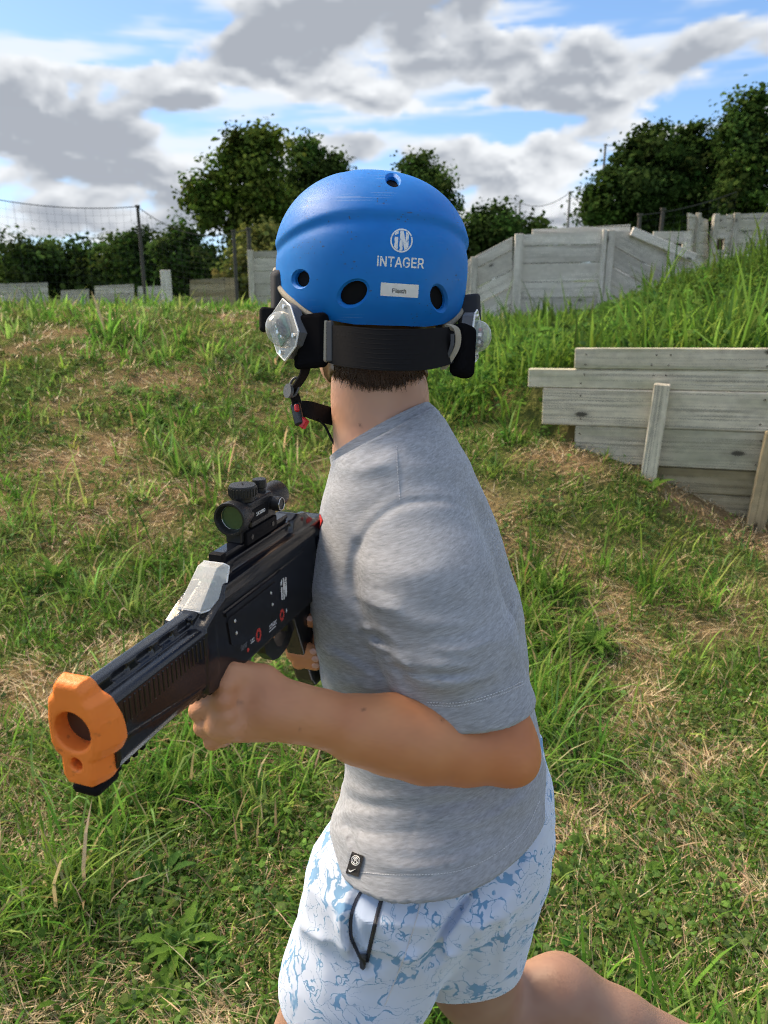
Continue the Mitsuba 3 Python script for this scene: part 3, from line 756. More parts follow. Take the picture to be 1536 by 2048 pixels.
OAK = [(.10, .15, .03), (.075, .12, .026), (.14, .18, .036), (.055, .09, .02)]; DRK = [(.045, .085, .022), (.06, .105, .026), (.035, .065, .018)]; MID = [(.06, .105, .027), (.08, .13, .032), (.045, .08, .022)]
WIL = [(.20, .22, .065), (.16, .19, .06), (.13, .155, .045)]
tree('big yellow green leafy tree rising left of the helmet', 40, [(500, 345, 50, 55), (470, 318, 32, 34), (515, 285, 34, 30), (545, 300, 26, 30), (485, 278, 22, 20), (440, 345, 28, 28), (400, 392, 30, 24), (425, 432, 32, 24), (390, 372, 16, 13), (450, 395, 34, 34), (505, 415, 52, 46), (470, 465, 36, 26), (545, 365, 30, 46), (415, 410, 20, 20), (378, 400, 12, 12)],
     (468, .30), OAK, 12500, .22)
tree('dark green tree merging behind the big yellow green one', 44, [(620, 365, 46, 52), (612, 312, 30, 28), (650, 325, 26, 30), (668, 350, 24, 34), (590, 400, 50, 55), (640, 410, 55, 50), (585, 300, 16, 14), (675, 318, 14, 14), (600, 285, 16, 12), (560, 440, 60, 50)], (585, .3), MID, 11000, .22)
tree('slim dark tree showing right behind the helmet top', 46, [(850, 360, 42, 44), (840, 322, 22, 20), (880, 380, 32, 38), (820, 350, 22, 26), (860, 410, 50, 40), (895, 400, 20, 30)], (855, .22), MID, 6863, 0.21)
tree('low dark round bush right of the helmet', 30, [(1000, 465, 55, 48), (960, 470, 42, 36), (1040, 465, 38, 34), (1000, 432, 28, 18), (1060, 455, 22, 14), (940, 500, 40, 40), (1000, 500, 70, 40)], (1000, .16), DRK, 9239, 0.16, 'bush', .7, 'bush')
tree('broad dark tree left of the right hand tree group', 30, [(1310, 350, 62, 70), (1260, 370, 55, 65), (1300, 290, 45, 38), (1215, 400, 45, 45), (1190, 425, 35, 35), (1350, 390, 60, 60), (1270, 310, 30, 24), (1320, 262, 20, 16), (1250, 430, 70, 40)], (1290, .28), DRK, 18481, 0.16, fill=.7)
tree('dark middle tree of the right hand tree group', 31, [(1400, 320, 50, 52), (1390, 282, 32, 28), (1425, 340, 40, 60), (1400, 400, 60, 55), (1362, 300, 22, 26), (1440, 400, 45, 50)], (1400, .26), DRK, 11880, 0.16, fill=.65)
tree('tallest airy dark tree at the right edge', 28, [(1500, 260, 48, 42), (1490, 215, 24, 24), (1525, 225, 30, 34), (1470, 260, 24, 34), (1510, 330, 60, 55), (1480, 390, 50, 60), (1545, 300, 45, 60), (1530, 400, 50, 60)], (1505, .24), DRK[:2] + MID[:2], 12541, 0.15, fill=.55)
tree('rounded dark tree in the far line at left edge', 62, [(50, 510, 50, 30), (20, 515, 40, 32), (85, 520, 45, 30), (40, 545, 80, 35)], (50, .3), MID, 4752, 0.34, fill=.7)
tree('low dark tree second in the far line from the left', 64, [(140, 515, 40, 32), (165, 505, 26, 26), (110, 535, 40, 35), (150, 550, 60, 30)], (140, .3), MID, 4223, 0.34, fill=.7)
tree('dark tree directly behind the tall net post', 58, [(285, 500, 40, 34), (265, 485, 24, 20), (305, 520, 30, 40), (250, 520, 35, 32), (285, 550, 60, 35)], (285, .3), DRK + MID, 5016, 0.31, fill=.7)
tree('dark rounded tree just left of the tall net post', 63, [(215, 520, 30, 36), (225, 500, 18, 18), (205, 550, 40, 30)], (215, .3), MID, 2904, 0.34, fill=.7)
tree('thin topped dark tree between the net post and big tree', 56, [(375, 500, 42, 34), (355, 465, 18, 16), (400, 510, 40, 42), (350, 530, 40, 40), (390, 550, 60, 40), (365, 480, 26, 22)], (375, .25), DRK + MID, 5544, 0.29, fill=.6)
tree('pale yellow green bushy tree above the grey plank wall', 36, [(525, 500, 42, 42), (500, 530, 36, 50), (540, 475, 28, 20), (485, 555, 40, 40), (545, 540, 40, 50)], (520, .2), WIL, 6600, 0.20, fill=.6)
tree('dark hedge like tree at far left behind the walls', 75, [(60, 555, 110, 26), (180, 560, 110, 26), (300, 562, 90, 24), (400, 565, 90, 26), (470, 570, 60, 26)], (180, .3), DRK, 7919, 0.41, 'hedge', .8, 'hedge')
tree('dark distant hedge behind the bridge bunker', 60, [(930, 520, 110, 30), (1120, 505, 110, 34), (1300, 480, 110, 40), (1460, 470, 110, 40), (720, 540, 110, 30)], (1120, .3), DRK, 9239, 0.34, 'hedge', .8, 'hedge')

# ------------------------------------------------------------------ the boy
def near(p, c, r, fn):
    d = np.linalg.norm(p - c, axis=1) - r; out = d + .02; m = d < .02
    if m.any(): out[m] = fn(p[m])
    return out


def loft(rows):
    """elliptical sections: (pixel row, left, right, depth, half depth)"""
    A = np.array(rows, float); Z = A[:, 3]
    Y = (1024 - A[:, 0]) / FPX * Z; L = (A[:, 1] - 768) / FPX * Z; R = (A[:, 2] - 768) / FPX * Z
    o = np.argsort(Y); Y, L, R, Z, b = Y[o], L[o], R[o], Z[o], A[o, 4]
    def f(p):
        X, Yp, Zp = cam(p); y = np.clip(Yp, Y[0], Y[-1])
        l, r, z, bb = (np.interp(y, Y, v) for v in (L, R, Z, b)); a = (r - l) / 2
        k = np.hypot((X - (l + r) / 2) / a, (Zp - z) / bb)
        d = (k - 1) * np.minimum(a, bb)
        return np.maximum(d, np.abs(Yp - y) - .004) * .92
    return f


def plane3(a, b, c, inside):
    n = nrm(np.cross(b - a, c - a)); n = -n if (np.asarray(inside) - a) @ n > 0 else n
    return lambda p: (p - a) @ n


def strokes(P):
    """raised (+) and sunk (-) folds drawn on the near side: polyline, height in metres, width in pixels"""
    x0, y0, st = 520, 840, 2.0; nx, ny = 330, 630; M = np.zeros((nx, ny))
    for pl, am, w in P:
        am = am * (.75 if w >= 13 or am < 0 else 1.2 if w > 5 else 1)
        pl = catmull(pl, 40); lo, hi = pl.min(0) - 3 * w, pl.max(0) + 3 * w
        i0, j0 = (max(0, int((lo[k] - o) / st)) for k, o in ((0, x0), (1, y0))); i1, j1 = min(nx, int((hi[0] - x0) / st) + 2), min(ny, int((hi[1] - y0) / st) + 2)
        if i1 <= i0 or j1 <= j0: continue
        gx_, gy_ = np.meshgrid(x0 + st * np.arange(i0, i1), y0 + st * np.arange(j0, j1), indexing='ij')
        d, i = cKDTree(pl).query(np.stack([gx_.ravel(), gy_.ravel()], 1)); u = i / (len(pl) - 1)
        M[i0:i1, j0:j1] += (am * np.exp(-(d / w) ** 2) * np.sin(np.pi * np.clip(.12 + .76 * u, 0, 1)) ** .7).reshape(gx_.shape)

    def f(p, mid=1.02):
        px, py, Z = pix(p); a, b = np.clip((px - x0) / st, 0, nx - 1.01), np.clip((py - y0) / st, 0, ny - 1.01); i, j = a.astype(int), b.astype(int); a, b = a - i, b - j
        return (Z < mid) * (M[i, j] * (1 - a) * (1 - b) + M[i + 1, j] * a * (1 - b) + M[i + 1, j + 1] * a * b + M[i, j + 1] * (1 - a) * b)
    return f


def trace(f, px, py, off=0.0, D0=.55, D1=1.7):
    """where the sight lines of pixels meet a field's surface"""
    px, py = np.atleast_1d(np.asarray(px, float)), np.atleast_1d(np.asarray(py, float)); D = np.full(len(px), D0)
    for _ in range(70): D = np.minimum(D + np.clip(f(W(px, py, D)) - off, -.02, .05) * .8, D1)
    return W(px, py, D)


def grad(f, p, e=.002):
    g = np.stack([f(p + e * np.eye(3)[k]) - f(p - e * np.eye(3)[k]) for k in range(3)], 1)
    return g / (np.linalg.norm(g, axis=1, keepdims=True) + 1e-9)


def pts(l): return np.array([W(*a) for a in l])


torso_rows = [(812, 832, 862, .99, .045), (840, 782, 889, .99, .07), (870, 738, 906, .99, .09), (900, 692, 923, .99, .115), (925, 664, 938, .99, .13), (945, 659, 946, .99, .14), (1000, 646, 968, .995, .155), (1060, 634, 990, 1.0, .16),
              (1120, 622, 1012, 1.0, .16), (1170, 617, 1030, 1.0, .16), (1230, 622, 1043, 1.0, .155), (1290, 633, 1049, 1.0, .15), (1340, 641, 1054, 1.0, .148), (1400, 652, 1063, 1.0, .145), (1460, 672, 1075, 1.0, .14),
              (1520, 690, 1086, 1.0, .14), (1560, 690, 1091, 1.0, .143), (1600, 677, 1094, .995, .147), (1640, 662, 1094, .99, .152), (1700, 655, 1092, .985, .156), (1800, 655, 1080, .985, .158)]
torso = loft(torso_rows)
body_torso = loft([(a, l + 16 + max(0, a - 1480) * .22, r - 16 - max(0, a - 1480) * .16, z, b - .014 - max(0, a - 1480) * .00022) for a, l, r, z, b in torso_rows if a > 860])
SL = pts([(832, 1075, .895), (856, 1180, .872), (898, 1290, .864), (955, 1420, .863), (975, 1470, .863)]); SLR = [.073, .0755, .0715, .0615, .062]
SRr = pts([(800, 1040, 1.10), (775, 1180, 1.15), (770, 1270, 1.17)])
LARM = pts([(850, 1085, .90), (905, 1290, .87), (990, 1462, .862), (998, 1490, .862), (930, 1487, .85), (850, 1477, .838), (780, 1468, .824), (720, 1459, .81), (640, 1436, .79), (585, 1424, .778), (540, 1416, .77)])
LARMR = [.047, .047, .039, .040, .0435, .0462, .041, .0345, .0272, .0278, .027]
RARM = pts([(800, 1050, 1.12), (775, 1330, 1.19), (770, 1345, 1.19), (700, 1280, 1.06), (655, 1262, 1.01)]); RARMR = [.052, .043, .043, .034, .027]
HC = W(742, 560, 1.0); HF = nrm(np.array([-.24, .97, -.03])); HU = nrm(np.array([-.01, .02, 1.0])); HU = nrm(HU - HF * (HU @ HF)); HR = np.cross(HF, HU)
RF = dict(idx=.0098, mid=.0100, ring=.0096, lit=.0086)


def finger(p, l, r, k=.004): return chain(p, pts(l), [r * 1.08, r, r * .93, r * .82][:len(l)], k)


def left_hand(p):
    R = np.stack([nrm(W(450, 1398, .75) - W(545, 1414, .772)), nrm(W(500, 1340, .762) - W(498, 1480, .762)), np.zeros(3)]); R[1] = nrm(R[1] - R[0] * (R[0] @ R[1])); R[2] = np.cross(R[0], R[1])
    c = W(495, 1408, .768); q = (p - c) @ R.T
    h = np.array([.034, .036, .011]) - .010; taper = 1 - .18 * np.clip(-q[:, 0] / .034, 0, 1)
    qq = np.abs(q / np.stack([np.ones(len(q)), taper, np.ones(len(q))], 1)) - h
    d = np.linalg.norm(np.maximum(qq, 0), axis=1) + np.minimum(qq.max(1), 0) - .0125
    fs = [([(452, 1362, .757), (403, 1388, .766), (424, 1390, .803), (458, 1386, .808)], .0098), ([(447, 1397, .754), (398, 1421, .764), (420, 1422, .803), (454, 1417, .808)], .0100),
          ([(452, 1431, .755), (407, 1454, .766), (428, 1452, .801), (458, 1443, .806)], .0095), ([(463, 1459, .758), (425, 1482, .770), (444, 1478, .799), (468, 1467, .803)], .0088)]
    fd = np.minimum.reduce([finger(p, l, r) for l, r in fs])
    d = smin(d, fd, .0045)
    d = smin(d, chain(p, pts([(528, 1360, .775), (490, 1346, .793), (460, 1350, .812)]), [.016, .0118, .0095], .006), .008)
    kn = np.minimum.reduce([np.linalg.norm(p - W(*k), axis=1) for k in ((452, 1372, .747), (447, 1402, .744), (452, 1432, .746), (463, 1457, .75))]) - .0095   # knuckles
    return smin(d, kn, .008)


def right_hand(p):
    c = W(648, 1268, 1.000); d = ellipsoid(p, c, np.stack([CR, CU, CF]), (.026, .042, .028))
    fs = [([(640, 1282, 1.020), (580, 1288, 0.985), (578, 1282, .975), (628, 1302, .962)], .0098), ([(642, 1302, 1.020), (588, 1307, 0.985), (588, 1304, .975), (632, 1317, .962)], .0094),
          ([(644, 1320, 1.020), (598, 1325, 0.982), (598, 1322, .977), (632, 1331, .965)], .0084), ([(636, 1255, 1.020), (585, 1262, 0.990), (556, 1268, 0.970), (562, 1280, .98)], .0088)]
    fd = np.minimum.reduce([finger(p, l, r) for l, r in fs])
    d = smin(d, fd, .005)
    return smin(d, chain(p, pts([(662, 1252, 0.970), (640, 1238, .972), (617, 1240, .962)]), [.014, .0115, .0095], .005), .006)


KN_L = W(600, 2140, 1.05); AN_L = KN_L + np.array([.03, -.02, -.36]); KN_R = W(985, 2028, 1.2); AN_R = W(1405, 2114, 1.2)


def head_f(p):
    R = np.stack([HR, HF, HU])
    d = ellipsoid(p, HC + HU * .0, R, (.076, .094, .10))
    d = smin(d, ellipsoid(p, HC + HF * .038 - HU * .106, R, (.0655, .056, .050)), .03)
    d = smin(d, ellipsoid(p, HC + HF * .078 - HU * .135, R, (.022, .018, .016)), .02)                       # chin
    d = smin(d, cone(p, HC + HF * .094 - HU * .005, HC + HF * .112 - HU * .048, .008, .012), .012)          # nose
    d = smin(d, ellipsoid(p, HC + HF * .098 - HU * .082, R, (.024, .007, .007)), .006)                      # lips
    for s in (-1, 1):
        d = np.maximum(d, -(np.linalg.norm(p - (HC + HF * .102 + HR * .031 * s - HU * .006), axis=1) - .014))  # eye sockets
        d = smin(d, ellipsoid(p, HC + HR * .078 * s - HU * .03 - HF * .005, R, (.008, .018, .030)), .006)       # ears
    return d


NECK = pts([(762, 925, 1.0), (760, 800, .995), (752, 690, 1.0)])


def body_f(p):
    d = body_torso(p)
    d = smin(d, near(p, W(750, 790, 1.0), .26, lambda q: smin(chain(q, NECK, [.064, .0585, .0595], .02), head_f(q), .022)), .02)
    d = smin(d, near(p, W(860, 1330, .86), .34, lambda q: smin(smin(chain(q, LARM, LARMR, .012), np.linalg.norm(q - W(1036, 1528, .853), axis=1) - .016, .03), near(q, W(480, 1410, .775), .12, left_hand), .014)), .012)
    d = smin(d, near(p, W(750, 1200, 1.12), .30, lambda q: smin(chain(q, RARM, RARMR, .012), near(q, W(620, 1275, 1.0), .14, right_hand), .014)), .012)
    d = smin(d, near(p, W(840, 1700, 1.0), .26, lambda q: ellipsoid(q, W(865, 1640, .99), np.stack([CR, CU, CF]), (.115, .11, .100))), .03)
    d = smin(d, chain(p, np.array([W(805, 1700, .965), W(700, 1960, 1.01), KN_L, KN_L + (.012, -.02, -.12), AN_L]), [.076, .072, .056, .052, .034], .02), .02)
    d = smin(d, chain(p, np.array([W(930, 1700, 1.05), W(948, 1950, 1.165), KN_R, W(1120, 1992, 1.2), W(1240, 2050, 1.2), AN_R]), [.076, .064, .055, .0565, .047, .034], .02), .02)
    return d


shirt_folds = strokes([([(716, 1090), (706, 1165), (733, 1235), (765, 1290), (800, 1345), (828, 1388)], -.006, 11), ([(715, 1100), (745, 1050), (800, 1012), (860, 1002), (900, 1004), (935, 1018)], -.004, 8),
                       ([(650, 1225), (720, 1275), (795, 1345)], .008, 20), ([(640, 1300), (720, 1335), (815, 1385)], .007, 18), ([(655, 1360), (740, 1375), (820, 1400)], .005, 14), ([(630, 1180), (690, 1210), (740, 1260)], .005, 18),
                       ([(668, 1000), (690, 1070), (712, 1150)], .004, 26), ([(770, 1300), (850, 1332), (940, 1335)], .005, 14), ([(828, 1378), (900, 1372), (985, 1345)], .0055, 14), ([(745, 1195), (830, 1245), (920, 1252)], .005, 20),
                       ([(735, 1130), (800, 1150), (880, 1140)], .003, 22), ([(800, 1335), (880, 1352), (960, 1342)], -.005, 9), ([(845, 1410), (870, 1428), (900, 1440)], .004, 14), ([(985, 1090), (1003, 1180), (1030, 1280)], -.002, 8),
                       ([(955, 975), (990, 1040), (1012, 1120)], .004, 16), ([(1040, 1190), (1028, 1270), (1046, 1330)], .004, 14), ([(800, 890), (801, 940), (806, 1000)], -.0012, 4), ([(690, 930), (720, 940), (770, 920), (830, 880)], .004, 18),
                       ([(690, 1570), (770, 1592), (870, 1590), (960, 1570)], .0055, 16), ([(676, 1630), (740, 1625), (840, 1640), (950, 1625)], .0045, 17), ([(690, 1640), (700, 1670), (712, 1700)], -.005, 9), ([(672, 1660), (740, 1690), (850, 1700), (970, 1660)], .0045, 16),
                       ([(700, 1600), (730, 1612), (790, 1616)], -.005, 9), ([(720, 1700), (800, 1732), (900, 1728), (1000, 1690)], .005, 14), ([(1085, 1530), (1050, 1600), (990, 1650)], .005, 18), ([(1060, 1490), (1020, 1570), (940, 1610)], .005, 18),
                       ([(856, 1590), (845, 1625), (822, 1665), (812, 1725)], -.0018, 4), ([(722, 1255), (760, 1262), (800, 1290)], .0030, 6), ([(735, 1290), (770, 1300), (812, 1330)], .0032, 6), ([(690, 1262), (740, 1300), (780, 1330)], -.003, 6), ([(760, 1318), (805, 1330), (860, 1352)], .0034, 6), ([(818, 1352), (860, 1362), (915, 1362)], .0034, 6), ([(822, 1372), (850, 1384), (900, 1388)], -.003, 5), ([(712, 1190), (760, 1215), (800, 1222)], .0026, 7), ([(715, 1150), (745, 1178), (790, 1190)], -.002, 6), ([(660, 1290), (720, 1322), (800, 1372)], -.003, 7), ([(870, 1300), (930, 1300), (985, 1280)], .0025, 8), ([(880, 1270), (940, 1262), (990, 1240)], -.002, 8), ([(700, 1562), (740, 1580), (790, 1580)], -.003, 6), ([(690, 1655), (760, 1668), (830, 1662)], -.003, 7), ([(870, 1610), (940, 1602), (1000, 1580)], -.003, 8), ([(900, 1650), (970, 1640), (1040, 1600)], .0035, 8), ([(688, 1668), (696, 1690), (700, 1712)], .004, 5), ([(700, 1745), (800, 1752), (930, 1740), (1040, 1672)], -.0016, 3), ([(858, 1412), (920, 1412), (1000, 1390), (1050, 1368)], -.0012, 3)])
HEM = plane3(W(655, 1660, 1.0), W(1094, 1566, 1.0), W(850, 1778, .86), W(850, 1200, 1.0))
HEM0 = HEM; HEM = lambda p: HEM0(p - np.maximum(cam(p)[2] - 1.0, 0)[:, None] * 2 * CF)
SLHEM = plane3(W(846, 1428, .872), W(1062, 1392, .872), W(930, 1463, .812), W(850, 1100, .9))
COL = plane3(W(662, 922, .99), W(864, 812, .99), W(754, 874, .92), W(850, 1200, 1.0))


def smax(a, b, k): return -smin(-a, -b, k)


def shirt_smooth(p):
    sl = chain(p, SL, SLR, .02)
    ins = chain(p, SL[1:], [.05, .0545, .0535, .0540], .01)
    sl = np.maximum(smax(sl, SLHEM(p), .005), -np.maximum(ins, -(SLHEM(p) + .03)))
    t = smax(torso(p), HEM(p), .006); t = np.maximum(t, COL(p))
    d = smin(t, sl, .006)
    r = near(p, SRr[1], .22, lambda q: chain(q, SRr, [.072, .07, .062], .02))
    return smin(d, r, .02)


def wrinkle(p, s):
    return s * ((meshkit.fbm(np.stack([p[:, 0] * 14, p[:, 1] * 14, p[:, 2] * 26], 1), 3, 8) - .5) * 2)


def shirt_f(p):
    d = shirt_smooth(p); m = np.abs(d) < .03; q = p[m]
    d[m] -= shirt_folds(q) + wrinkle(q, .0015)
    return d


short_rows = [(1470, 740, 1082, 1.0, .112), (1520, 734, 1091, 1.0, .115), (1570, 728, 1103, 1.0, .118), (1630, 704, 1107, .998, .122), (1668, 664, 1104, .995, .126), (1700, 636, 1097, .992, .130), (1740, 618, 1074, .985, .136), (1790, 625, 1030, .985, .12)]
short_pelvis = loft(short_rows)
SH_L = plane3(W(568, 1960, 1.0), W(860, 1964, 1.0), W(713, 2085, .93), W(800, 1700, .97)); SH_R = plane3(W(1028, 1925, 1.13), W(945, 1990, 1.05), W(800, 1950, 1.13), W(930, 1700, 1.05))
shorts_folds = strokes([([(860, 1955), (930, 1890), (1015, 1800)], .010, 18), ([(850, 1965), (800, 1900), (740, 1850)], .007, 18), ([(858, 1960), (880, 1880), (960, 1760)], -.008, 14), ([(1020, 1790), (1060, 1720), (1090, 1640)], .006, 14),
                        ([(640, 1700), (700, 1800), (690, 1900)], .004, 20), ([(1000, 1800), (1010, 1870), (1000, 1950)], .006, 14), ([(960, 1830), (965, 1900), (955, 1970)], .005, 14), ([(740, 1960), (800, 1930), (850, 1900)], .005, 14),
                        ([(600, 1850), (640, 1900), (650, 1990)], .005, 18), ([(620, 1760), (600, 1850), (590, 1940)], .004, 14), ([(715, 1790), (704, 1850), (712, 1900), (728, 1930)], -.012, 12), ([(690, 1800), (680, 1850), (692, 1905)], .006, 10),
                        ([(835, 1785), (826, 1840), (800, 1920), (760, 2010)], -.002, 4), ([(1080, 1640), (1060, 1700), (1000, 1750)], -.005, 10)])


def shorts_smooth(p):
    d = short_pelvis(p)
    l = smax(chain(p, pts([(815, 1715, .985), (712, 1962, 1.0), (690, 2050, 1.02)]), [.104, .0955, .0955], .02), SH_L(p), .006)
    l = np.maximum(l, -np.maximum(chain(p, pts([(720, 1940, 1.0), (690, 2050, 1.02)]), [.086, .0905], .01), -(SH_L(p) + .03)))
    r = smax(chain(p, pts([(935, 1710, 1.045), (918, 1945, 1.13), (910, 2040, 1.16)]), [.112, .084, .084], .02), SH_R(p), .006)
    r = np.maximum(r, -np.maximum(chain(p, pts([(920, 1925, 1.125), (910, 2040, 1.16)]), [.074, .080], .01), -(SH_R(p) + .025)))
    return smin(smin(d, l, .035), r, .03)


def shorts_f(p):
    d = shorts_smooth(p); m = np.abs(d) < .04; q = p[m]; d[m] -= shorts_folds(q, 1.2) + wrinkle(q, .003)
    return d


SKIN_ARM, SKIN_NECK, SKIN_LEG = np.array([.50, .215, .100]), np.array([.54, .305, .210]), np.array([.33, .195, .140])
scene['skin_mat'] = {'type': 'bumpmap', 'arbitrary': proc(lambda p, n, uv: fbm(p.x * 520, p.y * 520, p.z * 520, 3) + 1.2 * fbm(p.x * 140, p.y * 140, p.z * 140, 2), 5e-4), 'scale': .0003,
                     'bsdf': {'type': 'principled', 'base_color': {'type': 'mesh_attribute', 'name': 'vertex_color'}, 'roughness': .48, 'specular': .45, 'sheen': .25}}


def heather(p, n, uv):
    a = p.x * .8 + p.y * .5; b = p.z - .35 * p.x
    s = fbm(a * 190, b * 800, p.y * 150, 3); t = fbm(a * 70, b * 240, 4, 2); w = fbm(p.x * 25, p.y * 25, p.z * 25, 2)
    v = .86 + .60 * (s - .5) + .12 * (t - .5) + .10 * (w - .5)
    return mi.Color3f(.315, .335, .375) * v * 1.18


def knit(p, n, uv): return fbm(p.x * 1100, p.y * 1100, p.z * 1500, 2)


scene['shirt_mat'] = {'type': 'bumpmap', 'arbitrary': proc(knit, 4e-4), 'scale': .0006, 'bsdf': {'type': 'principled', 'base_color': proc(heather), 'roughness': .9, 'specular': .15, 'sheen': .3}}


def marble(p, n, uv):
    wx = fbm(p.x * 26, p.y * 26, p.z * 26, 4) - .5; wz = fbm(p.x * 26 + 30, p.y * 26, p.z * 26, 4) - .5
    u = p.x * .9 - p.y * .55 + .075 * wx; v = p.z * .85 + p.y * .4 + .095 * wz
    d1, d2, r = voronoi((u + .5 * v) * 34, (v - .25 * u) * 21); e1, e2, r2 = voronoi((u - .6 * v) * 24 + 9, (v + .4 * u) * 48)
    m = fbm(p.x * 36, p.y * 36, p.z * 36, 4)
    wd = .032 + .27 * smoothstep(.50, .72, m)
    a = smoothstep(wd, wd * .55, d2 - d1) * smoothstep(.28, .38, fbm(p.x * 34 + 5, p.y * 34, p.z * 34, 3)); b = smoothstep(wd * .7, wd * .35, e2 - e1) * smoothstep(.36, .46, fbm(p.x * 30 + 15, p.y * 30, p.z * 30, 3))
    k = dr.minimum(a + b, 1.0)
    return mix((.54, .61, .745), mix((.075, .205, .40), (.20, .37, .58), m), k * .95)


scene['shorts_mat'] = {'type': 'bumpmap', 'arbitrary': proc(knit, 4e-4), 'scale': .0004, 'bsdf': {'type': 'principled', 'base_color': proc(marble), 'roughness': .85, 'specular': .2, 'sheen': .2}}
for k_, c_, r_ in (('black_cloth', (.012, .012, .014), .85), ('black_plastic', (.012, .013, .017), .32), ('white_print', (.75, .76, .78), .5), ('red_print', (.45, .03, .03), .45), ('thread_grey', (.55, .56, .60), .8), ('hair_mat', (.075, .037, .018), .4),
                   ('lining_mat', (.36, .45, .62), .8), ('nail_mat', (.62, .38, .30), .3), ('steel', (.45, .45, .44), .35), ('sole_mat', (.5, .5, .5), .6), ('navy_mat', (.02, .025, .045), .5), ('eye_mat', (.7, .7, .68), .2)):
    scene[k_] = {'type': 'principled', 'base_color': {'type': 'rgb', 'value': c_}, 'roughness': r_, 'specular': .5, 'metallic': .9 if k_ == 'steel' else 0.0}

boy = thing('person', 'boy in grey t-shirt and marbled shorts running left with a toy gun', 'person')
HB = .0037
bm = surface_nets(body_f, (-.30, .55, -.02), (.66, 1.42, 1.70), HB)
bv = np.asarray(bm.vertices)
dl = chain(bv, LARM, LARMR, .01); dr_ = chain(bv, RARM, RARMR, .01)
wa = sstep(.09, .02, np.minimum(np.minimum(dl, dr_), np.minimum(np.linalg.norm(bv - W(480, 1410, .77), axis=1), np.linalg.norm(bv - W(620, 1275, 1.0), axis=1)) - .10))[:, None]
wl = sstep(.74, .70, bv[:, 2])[:, None]
hnd = np.exp(-(np.linalg.norm(bv - W(470, 1420, .77), axis=1) / .075) ** 2)[:, None]
red = (meshkit.fbm(bv * 26, 3, 4)[:, None] - .5)
sc = SKIN_NECK * (1 - wl) + SKIN_LEG * wl; sc = sc * (1 - wa * (1 - wl)) + SKIN_ARM * wa * (1 - wl)
elb = np.exp(-(np.linalg.norm(bv - W(1010, 1500, .85), axis=1) / .07) ** 2)[:, None]
sc = sc * (1 - .25 * elb * np.array([0, .6, .8])) ; sc = sc * (1 - hnd * .55) + hnd * .55 * np.array([.54, .30, .19]); sc = np.clip(sc * (1 + red * np.array([[.22, .42, .46]])), .02, .9)
for px_, py_, rr in ((478, 1406, .0011), (726, 1418, .0009), (600, 1460, .0007), (884, 1440, .0008), (772, 1250, .0009), (720, 850, .0008)):
    c_ = trace(body_f, px_, py_)[0]; k_ = np.exp(-(np.linalg.norm(bv - c_, axis=1) / (rr * 2.2)) ** 2)[:, None]; sc = sc * (1 - .6 * k_)
obj('body', bm, 'skin_mat', boy, smooth=True, color=sc)
for s_ in (-1, 1):
    obj('eye', place(trimesh.creation.icosphere(2, .0115), np.eye(3), HC + HF * .092 + HR * .031 * s_ - HU * .006), 'eye_mat', boy, smooth=True)
shirt = obj('t_shirt', surface_nets(shirt_f, (-.20, .60, .66), (.32, 1.36, 1.42), .0036), 'shirt_mat', boy, smooth=True)
shorts = obj('shorts', surface_nets(shorts_f, (-.24, .55, .50), (.30, 1.36, 1.02), .0038), 'shorts_mat', boy, smooth=True)


def on(f, pl, off=.0008, n=6):
    q = catmull(pl, n); return trace(f, q[:, 0], q[:, 1], off)


def seam(name, f, pl, r, mat, parent, off=.0004, dash=None, n=8):
    p = on(f, pl, off, n)
    if not dash: return obj(name, tube(p, r, 6), mat, parent, smooth=True)
    s = np.r_[0, np.cumsum(np.linalg.norm(np.diff(p, axis=0), axis=1))]; tb = []; a = 0
    while a + dash[0] < s[-1]:
        tb.append(tube(np.stack([[np.interp(x, s, p[:, k]) for k in range(3)] for x in (a, a + dash[0] / 2, a + dash[0])]), r, 5)); a += dash[0] + dash[1]
    return obj(name, trimesh.util.concatenate(tb), mat, parent, smooth=True)


def patch(f, pl, off, th=.0006, n=4):
    """a thin piece of cloth or print lying on a field's surface, with the pixel outline pl"""
    P = Polygon(pl); v2, f2 = trimesh.creation.triangulate_polygon(P.segmentize(n), engine='earcut') if False else (None, None)
    x0, y0, x1, y1 = P.bounds; g = []
    Q = P.segmentize(n * 1.5); b = np.array(Q.exterior.coords)[:-1]
    from scipy.spatial import Delaunay
    from shapely import contains_xy
    gx_, gy_ = np.meshgrid(np.arange(x0 + n / 2, x1, n), np.arange(y0 + n / 2, y1, n)); inn = contains_xy(P.buffer(-n * .4), gx_.ravel(), gy_.ravel())
    a = np.vstack([b, np.stack([gx_.ravel(), gy_.ravel()], 1)[inn]]); t = Delaunay(a).simplices; c = a[t].mean(1); t = t[contains_xy(P, c[:, 0], c[:, 1])]
    top = trace(f, a[:, 0], a[:, 1], off + th); bot = trace(f, a[:, 0], a[:, 1], off - .001)
    nb = len(b); k = len(a); e = np.arange(nb); e2 = (e + 1) % nb
    fr = np.cross(top[t[:, 1]] - top[t[:, 0]], top[t[:, 2]] - top[t[:, 0]]).sum(0) @ (EYE - top.mean(0))
    t = t if fr > 0 else t[:, ::-1]
    F = np.vstack([t, t[:, ::-1] + k, np.stack([e, e2, e2 + k], 1), np.stack([e, e2 + k, e + k], 1)])
    m = trimesh.Trimesh(np.vstack([top, bot]), F, process=False)
    return m


